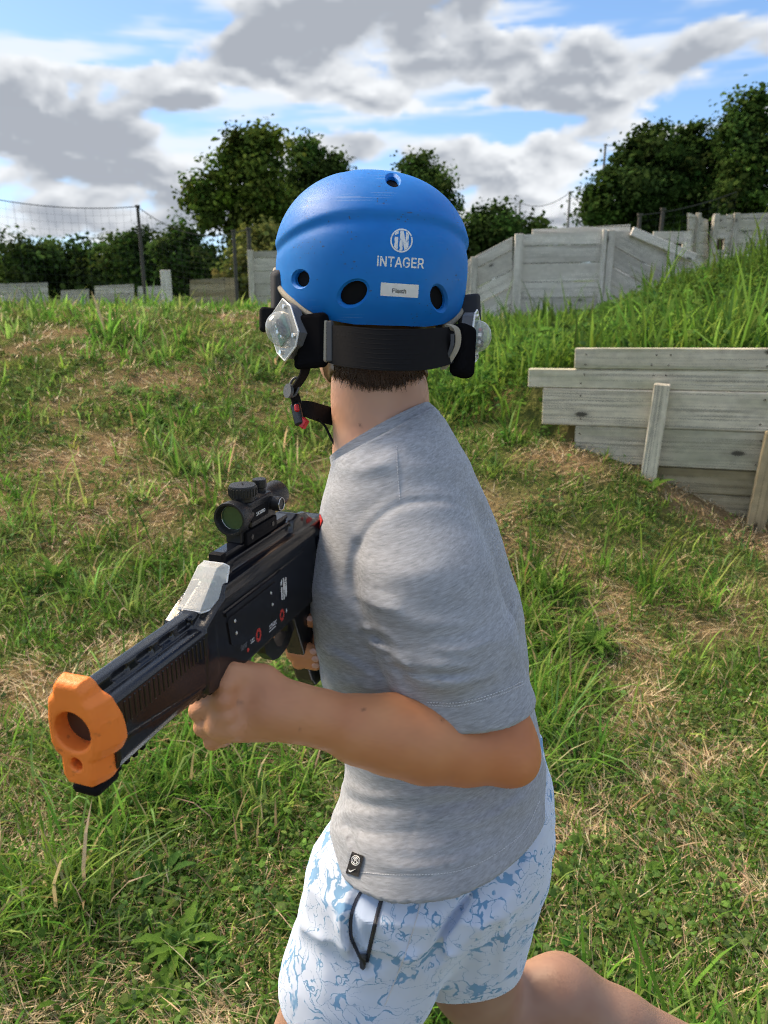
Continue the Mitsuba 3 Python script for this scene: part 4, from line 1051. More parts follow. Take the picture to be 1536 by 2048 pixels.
# collar: a ribbed band round the neck
cc, ca, cb = W(763, 868, .992), nrm(W(866, 811, .992) - W(660, 925, .992)), CF
cn = nrm(np.cross(ca, cb)); cn = cn if cn @ CU > 0 else -cn
an = np.linspace(0, 2 * np.pi, 61); cring = cc + np.cos(an)[:, None] * ca * .0745 + np.sin(an)[:, None] * cb * .0690
cside = cn + .0 * (np.cos(an)[:, None] * ca) - .35 * (np.cos(an)[:, None] * ca + np.sin(an)[:, None] * cb)
obj('collar', strip(cring - cn * .004, .019, cside, .004), 'shirt_mat', shirt, smooth=50)
seam('stitching', shirt_f, [(700, 1742), (800, 1750), (930, 1738), (1040, 1672), (1080, 1600)], .00055, 'thread_grey', shirt, dash=(.0022, .0012))
seam('stitching', shirt_f, [(858, 1410), (920, 1411), (1000, 1389), (1050, 1367)], .00055, 'thread_grey', shirt, dash=(.0022, .0012))
seam('stitching', shirt_f, [(854, 1405), (920, 1405), (998, 1384), (1047, 1362)], .00055, 'thread_grey', shirt, dash=(.0022, .0012))
seam('stitching', shirt_f, [(794, 892), (795, 940), (800, 1000)], .0005, 'thread_grey', shirt, dash=(.002, .0014))
lab = obj('label_tag', patch(shirt_f, [(704, 1703), (727, 1712), (716, 1754), (691, 1746)], .0015, .0008), 'black_cloth', shirt, label='small black woven label with a white round crest and a white tick mark')


def line_patch(f, pls, r, off, n=6): return trimesh.util.concatenate([tube(on(f, p, off, n), r, 6) for p in pls])


def ringpx(cx, cy, rx, ry, tilt=0, n=14):
    t = np.linspace(0, 2 * np.pi, n); c, s = math.cos(tilt), math.sin(tilt); x, y = rx * np.cos(t), ry * np.sin(t)
    return list(zip(cx + x * c - y * s, cy + x * s + y * c))


obj('crest', line_patch(shirt_f, [ringpx(711, 1721, 8.5, 9.5), ringpx(711, 1721, 5.6, 6.6), [(707.5, 1727), (711, 1717), (714.5, 1727)], [(708, 1716), (711, 1721), (714, 1716)]], .0004, .0026), 'white_print', shirt)
obj('tick_mark', patch(shirt_f, [(697.5, 1738), (700, 1741.5), (712.5, 1737.5), (701, 1744.5), (697.5, 1743.5)], .0026, .0004, 1.5), 'white_print', shirt)
obj('chest_print', patch(shirt_f, [(640, 1028), (645, 1040), (637, 1062), (630, 1090), (627, 1085), (632, 1050)], .0008, .0003, 3), 'red_print', shirt)
obj('chest_print', patch(shirt_f, [(634, 1060), (638, 1075), (631, 1105), (626, 1124), (620, 1123), (625, 1100)], .0008, .0003, 3), 'navy_mat', shirt)
# shorts: pocket zips
from shapely.geometry import LineString
zc1 = catmull([(771, 1772), (757, 1820), (744, 1875), (733, 1925)], 6); zc2 = catmull([(743, 1766), (718, 1790), (703, 1830), (702, 1870), (713, 1900), (726, 1928)], 6)
obj('pocket_lining', patch(shorts_f, [*map(tuple, zc2), *map(tuple, zc1[::-1])], .0006, .0002, 5), 'lining_mat', shorts, label='pale blue pocket lining between the open dark zip edges')
for nm_, zc, wd_ in (('zip_tape', zc1, 4.2), ('zip_tape', zc2, 3.2)):
    obj(nm_, patch(shorts_f, list(LineString(zc).buffer(wd_, cap_style=2).exterior.coords)[:-1], .0010, .0007, 3), 'navy_mat', shorts)
obj('zip_teeth', line_patch(shorts_f, [zc1[1:-1]], .0008, .0020, 3), 'black_plastic', shorts)
obj('zip_pull', patch(shorts_f, [(718, 1908), (733, 1910), (731, 1936), (726, 1941), (720, 1936)], .003, .003, 3), 'black_plastic', shorts)
seam('side_seam', shorts_f, [(846, 1786), (832, 1840), (806, 1920), (770, 2010)], .0007, 'thread_grey', shorts, .0003)
for px_, py_, D_ in ((627, 1303, .926), (631, 1318, .929), (631, 1331, .929), (620, 1237, .945)):
    c_ = trace(body_f, px_, py_)[0]; n_ = grad(body_f, c_[None])[0]; R_ = np.stack([nrm(np.cross(n_, CU)), nrm(np.cross(n_, np.cross(n_, CU))), n_], 1)
    obj('fingernail', place(trimesh.creation.icosphere(2, 1.0).apply_scale([.0048, .0038, .0012]), R_, c_), 'nail_mat', boy, smooth=True)
# hair at the nape
NH = 2400; rh = np.random.default_rng(3); tb = []
nh = lambda p: smin(chain(p, NECK, [.064, .0585, .0595], .02), head_f(p), .022)
sx = rh.uniform(668, 850, NH); sy = 712 + 30 * rh.random(NH); ln_ = (12 + 26 * np.exp(-((sx - 760) / 60) ** 2)) * np.exp(.3 * rh.standard_normal(NH)); dxs = rh.normal(0, 8, NH) + (sx - 760) * .02
paths = [trace(nh, sx + dxs * t, sy + np.minimum(ln_, 44) * t, .0045 - .0035 * t) for t in (0, .35, .7, 1.0)]
for i_ in range(NH):
    if max(np.linalg.norm(paths[j_ + 1][i_] - paths[j_][i_]) for j_ in range(3)) < .03: tb.append(tube(np.array([q_[i_] for q_ in paths]), [.0006, .0006, .0004, .0001], 3, False))
obj('hair', trimesh.util.concatenate(tb), 'hair_mat', boy, smooth=True, label='short brown hair at the nape below the helmet')
hcap = surface_nets(lambda p: np.maximum(np.maximum(nh(p) - .0035, (p - W(742, 742, .95)) @ nrm(-CU * 1.0 + CF * .0)), (p - (HC + HF * .02)) @ HF), (-.2, .8, 1.2), (.2, 1.2, 1.72), .004)
obj('hair', hcap, 'hair_mat', boy, smooth=True)


def shoe(a, toe, up, nm):
    f = nrm(toe - a); f = nrm(f - up * (f @ up)); s = np.cross(f, up); o = a - up * .075
    sh = man(m3.Manifold.batch_hull([m3.Manifold.sphere(r, 16).translate((o + f * x + up * z + s * y).tolist()) for x, y, z, r in ((-.045, 0, .015, .026), (-.04, 0, .055, .024), (.05, 0, .03, .03), (.13, .01, .0, .026), (.15, -.012, -.003, .022))]))
    k = obj(nm, sh, 'black_cloth', boy, smooth=50)
    so = man(m3.Manifold.batch_hull([m3.Manifold.sphere(r, 12).translate((o + f * x - up * .018 + s * y).tolist()) for x, y, r in ((-.05, 0, .027), (.05, 0, .029), (.14, .012, .026), (.155, -.012, .02))]))
    obj('sole', so, 'sole_mat', k, smooth=50)
    obj('sock', tube([a - up * .03, a + up * .01, a + up * .03], [.042, .039, .040], 16), 'black_cloth', boy, smooth=50)


shoe(AN_L, AN_L + np.array([-.15, .02, -.05]), Z3, 'shoe')
lg = nrm(KN_R - AN_R); shoe(AN_R, AN_R + np.array([-.02, .03, -.2]), lg, 'shoe')


# ------------------------------------------------------------------ the blue helmet
hc = W(740, 542, .99); hB = -HF                                              # helmet centre; towards the back of the head
hU = nrm(HU + .05 * HR); hR = nrm(HR - hU * (HR @ hU)); hF = np.cross(hU, hR); hB = -hF
RAD = np.array([.1208, .142, .1150])                                         # half width, half length, height


def h_loc(p): q = np.asarray(p) - hc; return np.stack([q @ hR, q @ hB, q @ hU], -1)


def h_world(q): return hc + q[..., :1] * hR + q[..., 1:2] * hB + q[..., 2:] * hU


def ridge(az): return .056 - .030 * sstep(.25, 1.6, np.abs(az + .03))


def h_rad(q):
    """outer radius of the shell along direction q"""
    u = q / (np.linalg.norm(q, axis=-1, keepdims=True) + 1e-12)
    n_ = 2.25; r = 1 / (np.abs(u[..., 0] / RAD[0]) ** n_ + np.abs(u[..., 1] / RAD[1]) ** n_ + np.abs(u[..., 2] / np.where(u[..., 2] > 0, RAD[2], .135)) ** n_) ** (1 / n_)
    az = np.arctan2(u[..., 0], u[..., 1]); h = u[..., 2] * r
    fade = 1 - sstep(1.55, 2.1, np.abs(az)); hr = ridge(az)
    lip = sstep(-.0075, .002, h - hr)
    r = r + fade * (.0042 * lip - .0012 * np.exp(-((h - hr + .009) / .007) ** 2)) - .0018
    r = r - .004 * sstep(-.035, -.08, h)
    return r


def helm_f(p):
    q = h_loc(p); return np.linalg.norm(q, axis=1) - h_rad(q)


def rim(az):
    a = np.abs(az); return np.interp(a, [0, .35, .62, .85, 1.05, 1.3, 1.6, 2.2, 3.2], [-.0745, -.0735, -.067, -.053, -.040, -.029, -.012, .012, .022])


NA, NE = 200, 74
az = np.linspace(-np.pi, np.pi, NA, endpoint=False); rings = []
for layer in (0, 1):
    g = []
    for a in az:
        r0 = np.hypot(np.sin(a) * RAD[0], np.cos(a) * RAD[1]); e0 = math.atan2(rim(a), r0 * .99)
        e = e0 + (np.pi / 2 - .004 - e0) * np.linspace(0, 1, NE)
        u = np.stack([np.cos(e) * np.sin(a), np.cos(e) * np.cos(a), np.sin(e)], 1)
        g.append(u * (h_rad(u)[:, None] - layer * .0075))
    rings.append(np.array(g))
V = np.concatenate([rings[0].reshape(-1, 3), rings[1].reshape(-1, 3), [[0, 0, h_rad(np.array([[0, 0, 1.0]]))[0]], [0, 0, h_rad(np.array([[0, 0, 1.0]]))[0] - .0075]]])
F = []; n0 = NA * NE
for i in range(NA):
    j = (i + 1) % NA
    for k in range(NE - 1):
        a, b, c, d = i * NE + k, j * NE + k, j * NE + k + 1, i * NE + k + 1
        F += [[a, c, b], [a, d, c], [n0 + a, n0 + b, n0 + c], [n0 + a, n0 + c, n0 + d]]
    a, b = i * NE, j * NE; F += [[a, b, n0 + b], [a, n0 + b, n0 + a]]
    a, b = i * NE + NE - 1, j * NE + NE - 1; F += [[a, 2 * n0, b], [n0 + a, n0 + b, 2 * n0 + 1]]
shell = trimesh.Trimesh(h_world(V), F, process=False)
if shell.volume < 0: shell.invert()
SH = to_man(shell)


def vent_px(cx, cy, rx, ry, tilt, bev=1.28):
    ring = np.array(ringpx(cx, cy, rx, ry, tilt, 33))[:-1]; P = trace(helm_f, ring[:, 0], ring[:, 1]); return vent_ring(P, bev)


def vent_ring(P, bev=1.28):
    c = P.mean(0); n = nrm(grad(helm_f, c[None])[0]); q = P - c; off = lambda s, d: c + q * s + n * d + (q @ n)[:, None] * 0 * n
    core = m3.Manifold.hull_points(np.vstack([off(1, .01), off(.95, -.035)])); bv_ = m3.Manifold.hull_points(np.vstack([off(bev + .25, .0040), off(1.0, -.0034)]))
    return core + bv_


def vent_dir(u, a, b, tilt):
    u = nrm(np.array(u)); c = h_world(u[None] * h_rad(u[None])[:, None])[0]; n = grad(helm_f, c[None])[0]; t1 = nrm(np.cross(n, hF)); t2 = np.cross(n, t1); t = np.linspace(0, 2 * np.pi, 32, endpoint=False)
    P = c + (a * np.cos(t) * math.cos(tilt) - b * np.sin(t) * math.sin(tilt))[:, None] * t1 + (a * np.cos(t) * math.sin(tilt) + b * np.sin(t) * math.cos(tilt))[:, None] * t2
    return vent_ring(P)


for vt in (vent_px(600, 558, 15, 16.5, .2), vent_px(706, 587, 30, 22, -.62), vent_px(879, 597, 14.5, 25, -.22), vent_px(786, 359, 14, 11, .55), vent_dir((-.36, .26, 1), .0085, .014, .3), vent_dir((.98, .22, -.10), .009, .016, 0),
           vent_dir((-.5, -.6, .75), .011, .02, .4), vent_dir((.5, -.6, .75), .011, .02, -.4), vent_dir((-.2, -.95, .45), .012, .02, 0), vent_dir((.2, -.95, .45), .012, .02, 0)): SH = SH - vt
shell = man(SH)


def helmet_paint(p, n, uv):
    a = fbm(p.x * 70, p.y * 70, p.z * 70, 3); b = fbm(p.x * 9, p.y * 9, p.z * 9, 3)
    sp = smoothstep(.80, .84, noise(p.x * 420, p.y * 420, p.z * 420)) * smoothstep(.6, .7, noise(p.x * 60, p.y * 60, p.z * 60))
    c = mix((.0, .15, .545), (.002, .178, .595), a) * (.94 + .12 * b)
    sc = smoothstep(.71, .76, noise(p.x * 26, p.y * 26, p.z * 700)) * smoothstep(.60, .72, fbm(p.x * 20, p.y * 20, p.z * 20, 2)); du = smoothstep(.5, .8, fbm(p.x * 12, p.y * 12, p.z * 12, 4))
    return mix(mix(mix(c, (.20, .34, .62), sc * .35), (.12, .26, .55), du * .22), (.05, .07, .12), sp * .7)


def helmet_rough(p, n, uv): return .48 + .12 * fbm(p.x * 30, p.y * 30, p.z * 30, 3) + .08 * noise(p.x * 9, p.y * 9, p.z * 200)


scene['helmet_mat'] = {'type': 'bumpmap', 'arbitrary': proc(lambda p, n, uv: fbm(p.x * 700, p.y * 700, p.z * 700, 2), 4e-4), 'scale': .00012, 'bsdf': {'type': 'principled', 'base_color': proc(helmet_paint), 'roughness': proc(helmet_rough), 'specular': .36}}
for k_, c_, r_ in (('foam_black', (.008, .008, .009), .95), ('binding', (.34, .31, .25), .85), ('webbing', (.009, .009, .011), .85), ('grey_web', (.07, .075, .085), .7), ('pcb_mat', (.02, .12, .085), .4), ('grey_plastic', (.10, .105, .115), .4), ('chrome', (.8, .8, .8), .12), ('sticker', (.78, .79, .80), .5), ('ink', (.02, .02, .02), .6), ('red_plastic', (.50, .012, .02), .35),
                   ('pad_grey', (.05, .052, .058), .9), ('lamp_red', (.6, .06, .05), .3)):
    scene[k_] = {'type': 'principled', 'base_color': {'type': 'rgb', 'value': c_}, 'roughness': r_, 'specular': .5 if r_ < .65 else .2, 'metallic': 1.0 if k_ == 'chrome' else 0.0}
scene['clear_plastic'] = {'type': 'blendbsdf', 'weight': {'type': 'rgb', 'value': (.30, .30, .30)}, 'a': {'type': 'thindielectric', 'int_ior': 1.5}, 'b': {'type': 'twosided', 'bsdf': {'type': 'principled', 'base_color': {'type': 'rgb', 'value': (.72, .75, .74)}, 'roughness': .12, 'specular': .8}}}
scene['fleece'] = {'type': 'bumpmap', 'arbitrary': proc(lambda p, n, uv: fbm(p.x * 900, p.y * 900, p.z * 900, 2), 4e-4), 'scale': .004, 'bsdf': {'type': 'diffuse', 'reflectance': {'type': 'rgb', 'value': (.010, .010, .012)}}}

helm = thing('helmet', 'matt blue helmet with white lettering, vents and clear sensor domes on the boy', 'helmet')
obj('shell', shell, 'helmet_mat', helm, smooth=32)
lin = [u * (h_rad(u)[:, None] - .0085) for u in [np.stack([np.cos(e) * np.sin(a), np.cos(e) * np.cos(a), np.sin(e)], -1) for a, e in [np.meshgrid(np.linspace(-np.pi, np.pi, 61), np.linspace(-.5, 1.57, 26), indexing='ij')]][0].reshape(1, -1, 3)][0]
lf = []
for i in range(60):
    for k in range(25): a = i * 26 + k; lf += [[a, a + 26, a + 27], [a, a + 27, a + 1]]
keepz = lambda v, f: [t for t in f if all(v[i][2] > rim(np.arctan2(v[i][0], v[i][1])) + .003 for i in t)]
lm = trimesh.Trimesh(h_world(lin), keepz(lin, lf), process=False); obj('foam_liner', lm, 'foam_black', helm, smooth=True)
# edge binding and padding along the rim
def rim_pt(a, d=-.003, dz=0.0):
    a = np.asarray(a); z = rim(a) + dz; u = np.stack([np.sin(a), np.cos(a), z / .125], -1); u /= np.linalg.norm(u, axis=-1, keepdims=True)
    q = u * (h_rad(u)[..., None] + d); return h_world(q)
for s_ in (-1, 1):
    a_ = s_ * np.linspace(.66, 1.95, 50); obj('edge_binding', tube(rim_pt(a_, .0005, -.0035), .0040, 8), 'binding', helm, smooth=True)
    sides = np.tile(hU, (50, 1)); obj('ear_pad', strip(rim_pt(a_, -.004, -.020), .036, sides + .25 * s_ * hR, .011), 'pad_grey', helm, smooth=40)
    obj('temple_pad', place(man(m3.Manifold.batch_hull([m3.Manifold.sphere(.009, 16).translate(x) for x in ((0, .018, .016), (0, .006, -.026), (0, -.02, .014), (0, -.018, -.02))])), np.stack([hR, hF, hU], 1), rim_pt(np.array([s_ * 1.50]), -.001, -.012)[0] + hF * .012), 'pad_grey', helm, smooth=True)
# elastic band round the back, pads
BD = np.array([(652, 687, .888), (675, 691, .874), (710, 695, .860), (755, 699, .851), (800, 700, .849), (845, 699, .857), (880, 695, .873), (905, 690, .893)]); bp = catmull(pts(BD), 6)
obj('elastic_band', strip(bp, np.interp(np.linspace(0, 1, len(bp)), [0, .2, .8, 1], [.042, .046, .046, .042]), np.tile(CU, (len(bp), 1)) + .0 * bp, .0035), 'webbing', helm, smooth=40)
for i_ in range(9):
    o_ = -.021 + i_ * .0053; obj('band_rib', tube(bp + CF * .0006 + CU * o_ * np.interp(np.linspace(0, 1, len(bp)), [0, .2, .8, 1], [.85, 1, 1, .85])[:, None] - CF * .0018, .0009, 5), 'webbing', helm, smooth=True)


def slab(cx, cy, D, w_, h_, th, nrm_, up, mat, name, r=.006, parent=helm, **kw):
    n_ = nrm(nrm_); u_ = nrm(up - n_ * (up @ n_)); R = np.stack([np.cross(u_, n_), u_, n_], 1)
    return obj(name, place(rbox(w_, h_, th, r, 16), R, W(cx, cy, D)), mat, parent, smooth=40, **kw)


nL = -.52 * CR - .85 * CF; nR = .72 * CR - .69 * CF
slab(626, 682, .894, .040, .063, .016, nL, CU + .02 * CR, 'fleece', 'fleece_pad', .007)
slab(606, 690, .905, .026, .055, .012, -.75 * CR - .65 * CF, CU, 'fleece', 'fleece_pad', .005)
slab(649, 683, .884, .0085, .048, .007, nL, CU + .03 * CR, 'binding', 'pad_edge', .0025)
slab(660, 683, .8805, .0072, .0465, .006, -.35 * CR - .93 * CF, CU, 'grey_web', 'ribbed_tab', .0014)
slab(926, 702, .905, .030, .062, .022, nR, CU + .12 * CR, 'fleece', 'fleece_pad', .008)
rp = catmull(pts([(896, 652, .886), (914, 662, .882), (915, 690, .884), (903, 715, .888), (886, 738, .893)]), 6); obj('pad_edge', strip(rp, .0065, np.tile(CR, (len(rp), 1)), .006), 'binding', helm, smooth=40)
rp = catmull(pts([(905, 668, .878), (904, 690, .880), (896, 712, .884), (884, 730, .889)]), 6); obj('ribbed_tab', strip(rp, .0042, np.tile(CR, (len(rp), 1)), .003), 'grey_web', helm, smooth=40)
slab(938, 630, .965, .010, .050, .030, .9 * CR - .4 * CF, CU - .35 * CR, 'pad_grey', 'ear_pad', .004)


def sensor(c, n_, up, w_, h_, led):
    """black housing, clear flange and clear dome with a small circuit board inside"""
    n_ = nrm(n_); u_ = nrm(up - n_ * (up @ n_)); r_ = np.cross(u_, n_); R = np.stack([r_, u_, n_], 1)
    P = Polygon([(-.5, .30), (-.28, .5), (.30, .5), (.5, .22), (.5, -.34), (.24, -.5), (-.30, -.5), (-.5, -.22)]); P = Polygon(np.array(P.exterior.coords) * [w_, h_])
    E = lambda P_, th: trimesh.creation.extrude_polygon(P_, th, engine='earcut')
    put = lambda m, z: place(m, R, c + n_ * z)
    k = obj('sensor', put(E(P.buffer(-.0012).buffer(0), .0135), -.0135), 'grey_plastic', helm, smooth=30, label='clear sensor dome on a dark housing, %s side of the helmet' % ('left' if led else 'right'))
    obj('flange', put(E(P.buffer(.0012), .0022), 0), 'clear_plastic', k, smooth=30)
    edge = np.array(P.buffer(.0014, join_style=1).exterior.coords); edge = np.c_[edge, np.full(len(edge), .0015)] @ R.T + c
    obj('flange_edge', tube(edge, .0011, 6), 'sticker', k, smooth=True)
    d = trimesh.creation.icosphere(4, 1.0); v = np.asarray(d.vertices).copy(); d = trimesh.Trimesh(v, [f for f in d.faces if v[f][:, 2].min() > -.02], process=False)
    v = np.asarray(d.vertices) * [w_ * .36, h_ * .37, w_ * .44]; obj('dome', place(trimesh.Trimesh(v, d.faces, process=False), R, c + n_ * .0022), 'clear_plastic', k, smooth=True)
    obj('circuit_board', put(chbox(w_ * .5, h_ * .5, .0016, .0003), .0034), 'pcb_mat', k)
    for x, y, s_, m_ in ((.05, .08, .006, 'foam_black'), (.12, -.10, .007, 'foam_black'), (-.08, -.02, .005, 'chrome'), (.0, -.16, .004, 'chrome'), (.02, .16, .0045, 'foam_black'), (-.10, .12, .003, 'lamp_red' if not led else 'chrome')):
        obj('chip', put(rbox(s_, s_ * 1.2, s_, .0008), 0) if False else place(rbox(s_, s_ * 1.2, s_ * 1.1, .0008, 8), R, c + r_ * x * w_ + u_ * y * h_ + n_ * .0065), m_, k)
    for x, y in ((-.34, .34), (.34, .33), (.36, -.34), (-.33, -.33)):
        obj('screw', place(trimesh.creation.cylinder(.0026, .003, sections=14), R, c + r_ * x * w_ + u_ * y * h_ + n_ * .0036), 'chrome', k, smooth=40)
    return k


sensor(W(570, 660, .905), -.80 * CR - .60 * CF - .03 * CU, CU * .86 - .05 * CR + .5 * CF, .049, .063, True)
sensor(W(949, 673, .935), .955 * CR - .28 * CF - .06 * CU, CU * .95 + .10 * CR + .35 * CF, .042, .056, False)
slab(537, 640, .93, .012, .03, .022, -.8 * CR - .3 * CF, CU, 'foam_black', 'sensor_clip', .005)
# chin strap
st = catmull(pts([(612, 728, .925), (608, 748, .932), (598, 765, .942), (587, 782, .952), (592, 800, .958), (596, 822, .963), (604, 842, .968)]), 7)
chin = obj('chin_strap', strip(st, .0125, np.tile(CR * .8 + CF * .5, (len(st), 1)) + .2 * CU, .0022), 'webbing', helm, smooth=40)
st2 = catmull(pts([(600, 812, .966), (622, 820, .975), (650, 829, 1.0), (690, 838, 1.03)]), 7)
obj('chin_pad', strip(st2, np.interp(np.linspace(0, 1, len(st2)), [0, .3, 1], [.014, .021, .024]), np.tile(CU + .2 * CR, (len(st2), 1)), .006), 'webbing', chin, smooth=40)
cd = catmull(pts([(636, 838, .985), (650, 852, .99), (662, 876, .985), (676, 900, .98)]), 7); obj('cord', tube(cd, .0016, 7), 'webbing', chin, smooth=True)
dn = nrm(-.75 * CR - .62 * CF)
obj('adjuster', place(trimesh.creation.cylinder(.0088, .004, sections=28), np.stack([np.cross(CU, dn), CU, dn], 1), W(577, 782, .945)), 'grey_plastic', chin, smooth=40)
obj('adjuster_ring', tube(pts([(x, y, .95) for x, y in ringpx(588, 774, 9, 19, .25, 26)]), .0017, 8, False), 'grey_plastic', chin, smooth=True)
slab(595, 828, .958, .0135, .030, .008, -.55 * CR - .83 * CF, CU - .35 * CR, 'black_plastic', 'buckle', .0035, chin)
slab(593.5, 816, .9525, .0062, .0095, .005, -.55 * CR - .83 * CF, CU - .2 * CR, 'red_plastic', 'buckle_button', .0022, chin)
slab(607, 846, .955, .0105, .0125, .007, -.55 * CR - .83 * CF, CU + .9 * CR, 'red_plastic', 'buckle_button', .0018, chin)


# printing on the shell
def decal(f, mesh, to_px, off, th=.0003):
    v = np.asarray(mesh.vertices); z = v[:, 2] > v[:, 2].mean(); q = to_px(v[:, :2]); p = trace(f, q[:, 0], q[:, 1], off); p2 = trace(f, q[:, 0], q[:, 1], off - .0006)
    m = trimesh.Trimesh(np.where(z[:, None], p, p2), mesh.faces, process=False)
    if m.volume < 0: m.invert()
    return m


def fine(P, n):
    """extruded polygon with a dense inside, so that it can follow a curved surface"""
    from scipy.spatial import Delaunay
    from shapely import contains_xy
    out = []
    for g in getattr(P, 'geoms', [P]):
        if g.area < 1e-9: continue
        Q = g.segmentize(n); b = np.vstack([np.array(r.coords)[:-1] for r in [Q.exterior, *Q.interiors]]); x0, y0, x1, y1 = g.bounds
        X, Y = np.meshgrid(np.arange(x0 + n / 2, x1, n), np.arange(y0 + n / 2, y1, n)); i = contains_xy(g.buffer(-n * .4), X.ravel(), Y.ravel()); a = np.vstack([b, np.stack([X.ravel(), Y.ravel()], 1)[i]])
        t = Delaunay(a).simplices; c = a[t].mean(1); t = t[contains_xy(g, c[:, 0], c[:, 1])]; ar = np.cross(a[t[:, 1]] - a[t[:, 0]], a[t[:, 2]] - a[t[:, 0]]); t = np.where(ar[:, None] > 0, t, t[:, ::-1])
        out.append(trimesh.Trimesh(np.c_[np.vstack([a, a]), np.r_[np.ones(len(a)), np.zeros(len(a))]], np.vstack([t, t[:, ::-1] + len(a)]), process=False))
    return trimesh.util.concatenate(out)


from shapely import affinity, unary_union, Point
def emblem(ringed=True):
    """a round emblem: the letters iN cut out of a disc"""
    disc = Point(0, 0).buffer(1, 24); B = lambda x0, y0, x1, y1: Polygon([(x0, y0), (x1, y0), (x1, y1), (x0, y1)])
    letters = [B(-.62, -.95, -.30, .28), Polygon([(-.62, .40), (-.30, .55), (-.30, .98), (-.62, .98)]), B(-.16, -.98, .12, .98), Polygon([(-.16, .98), (.10, .98), (.62, -.98), (.36, -.98)]), B(.36, -.98, .64, .98)]
    gaps = unary_union([disc.difference(unary_union([B(-.72, -1, -.62, 1), B(-.30, -1, -.18, 1), Polygon([(-.72, .28), (-.30, .28), (-.30, .48), (-.72, .40)]), Polygon([(.12, -.98), (.22, -.98), (.22, -.55), (.12, .1)]), Polygon([(.26, .98), (.36, .98), (.36, -.1), (.26, .55)]), B(.64, -1, .74, 1)])).intersection(disc)])
    inner = gaps.intersection(Point(0, 0).buffer(.84, 24)).intersection(unary_union(letters)); ring = disc.difference(Point(0, 0).buffer(.87, 24))
    return unary_union([ring, inner]) if ringed else unary_union(letters).intersection(disc)


def px_map(cx, cy, sx, sy, rot):
    c, s = math.cos(rot), math.sin(rot)
    return lambda v: np.stack([cx + sx * v[:, 0] * c + sy * v[:, 1] * s, cy + sx * v[:, 0] * s - sy * v[:, 1] * c], 1)


scene['worn_print'] = {'type': 'twosided', 'bsdf': {'type': 'principled', 'base_color': proc(lambda p, n, uv: mix((.72, .75, .78), (.10, .25, .55), smoothstep(.62, .74, fbm(p.x * 350, p.y * 350, p.z * 350, 3)))), 'roughness': .45}}
scene['sticker_paper'] = {'type': 'twosided', 'bsdf': {'type': 'principled', 'base_color': {'type': 'rgb', 'value': (.74, .755, .77)}, 'roughness': .45}}
obj('emblem', decal(helm_f, fine(emblem(), .12), px_map(803, 481, 22.5, 24, .06), .0003), 'worn_print', helm)
tm = meshkit.text_mesh('iNTAGER', 1.0, .1, True); tb_ = tm.bounds; wd_ = tb_[1][0] - tb_[0][0]
obj('lettering', decal(helm_f, trimesh.Trimesh(np.asarray(tm.vertices) - [(tb_[0][0] + tb_[1][0]) / 2, .5, 0], tm.faces, process=False), px_map(801, 524.5, 94 / wd_, 19.5, .055), .0003), 'worn_print', helm)
q_ = Polygon([(-1, -1), (1, -1), (1, 1), (-1, 1)]); obj('name_sticker', decal(helm_f, fine(q_, .15), px_map(799, 580.5, 38, 13.2, .065), .0004), 'sticker_paper', helm, label='white name sticker with small black lettering on the back of the helmet')
tm = meshkit.text_mesh('Flash', 1.0, .1, True); tb_ = tm.bounds; wd_ = tb_[1][0] - tb_[0][0]
obj('sticker_lettering', decal(helm_f, trimesh.Trimesh(np.asarray(tm.vertices) - [(tb_[0][0] + tb_[1][0]) / 2, .5, 0], tm.faces, process=False), px_map(798.5, 582, 28 / wd_, 8.2, .065), .0008), 'ink', helm)

# ------------------------------------------------------------------ the toy gun, built in its own frame: s back from the muzzle, h up, t to its left side
GY = .33; GF = np.array([-math.sin(GY), -math.cos(GY), 0]); GS = np.array([math.cos(GY), -math.sin(GY), 0]); GU = Z3; GK = 1.02; GM = W(148, 1461, .57 * GK)
GR = np.stack([-GF, GU, GS], 1) * GK                                             # columns: s, h, t


def gl(p): q = (np.asarray(p) - GM) / GK; return np.stack([q @ -GF, q @ GU, q @ GS], -1)


def gw(q): return GM + np.asarray(q, float) @ GR.T


def poly_sd(P, x):
    P = np.asarray(P, float); d = np.full(len(x), 1e9); s = np.ones(len(x)); n = len(P)
    for i in range(n):
        a, b = P[i], P[i - 1]; e = b - a; w = x - a; t = np.clip((w @ e) / (e @ e), 0, 1); r = w - t[:, None] * e; d = np.minimum(d, (r * r).sum(1))
        c1, c2, c3 = x[:, 1] >= a[1], x[:, 1] < b[1], e[0] * w[:, 1] > e[1] * w[:, 0]
        s = np.where((c1 & c2 & c3) | (~c1 & ~c2 & ~c3), -s, s)
    return s * np.sqrt(d)


def poly_near(P, x, w):
    A = np.asarray(P); lo, hi = A.min(0), A.max(0); b = np.maximum(np.maximum(lo - x, x - hi), 0); out = np.hypot(b[:, 0], b[:, 1]); m = (out < .012) & (w < .012)
    if m.any(): out[m] = poly_sd(P, x[m])
    return out


def ext(q, P, t0, t1, r=.0015):
    """side profile P (s, h) between t0 and t1, rounded"""
    w = np.abs(q[:, 2] - (t0 + t1) / 2) - (t1 - t0) / 2 + r; d2 = poly_near(P, q[:, :2], w) + r
    return np.minimum(np.maximum(d2, w), 0) + np.hypot(np.maximum(d2, 0), np.maximum(w, 0)) - r


def sec(q, P, s0, s1, r=.0015):
    """cross-section P (t, h) between s0 and s1"""
    w = np.abs(q[:, 0] - (s0 + s1) / 2) - (s1 - s0) / 2 + r; d2 = poly_near(P, q[:, [2, 1]], w) + r
    return np.minimum(np.maximum(d2, w), 0) + np.hypot(np.maximum(d2, 0), np.maximum(w, 0)) - r


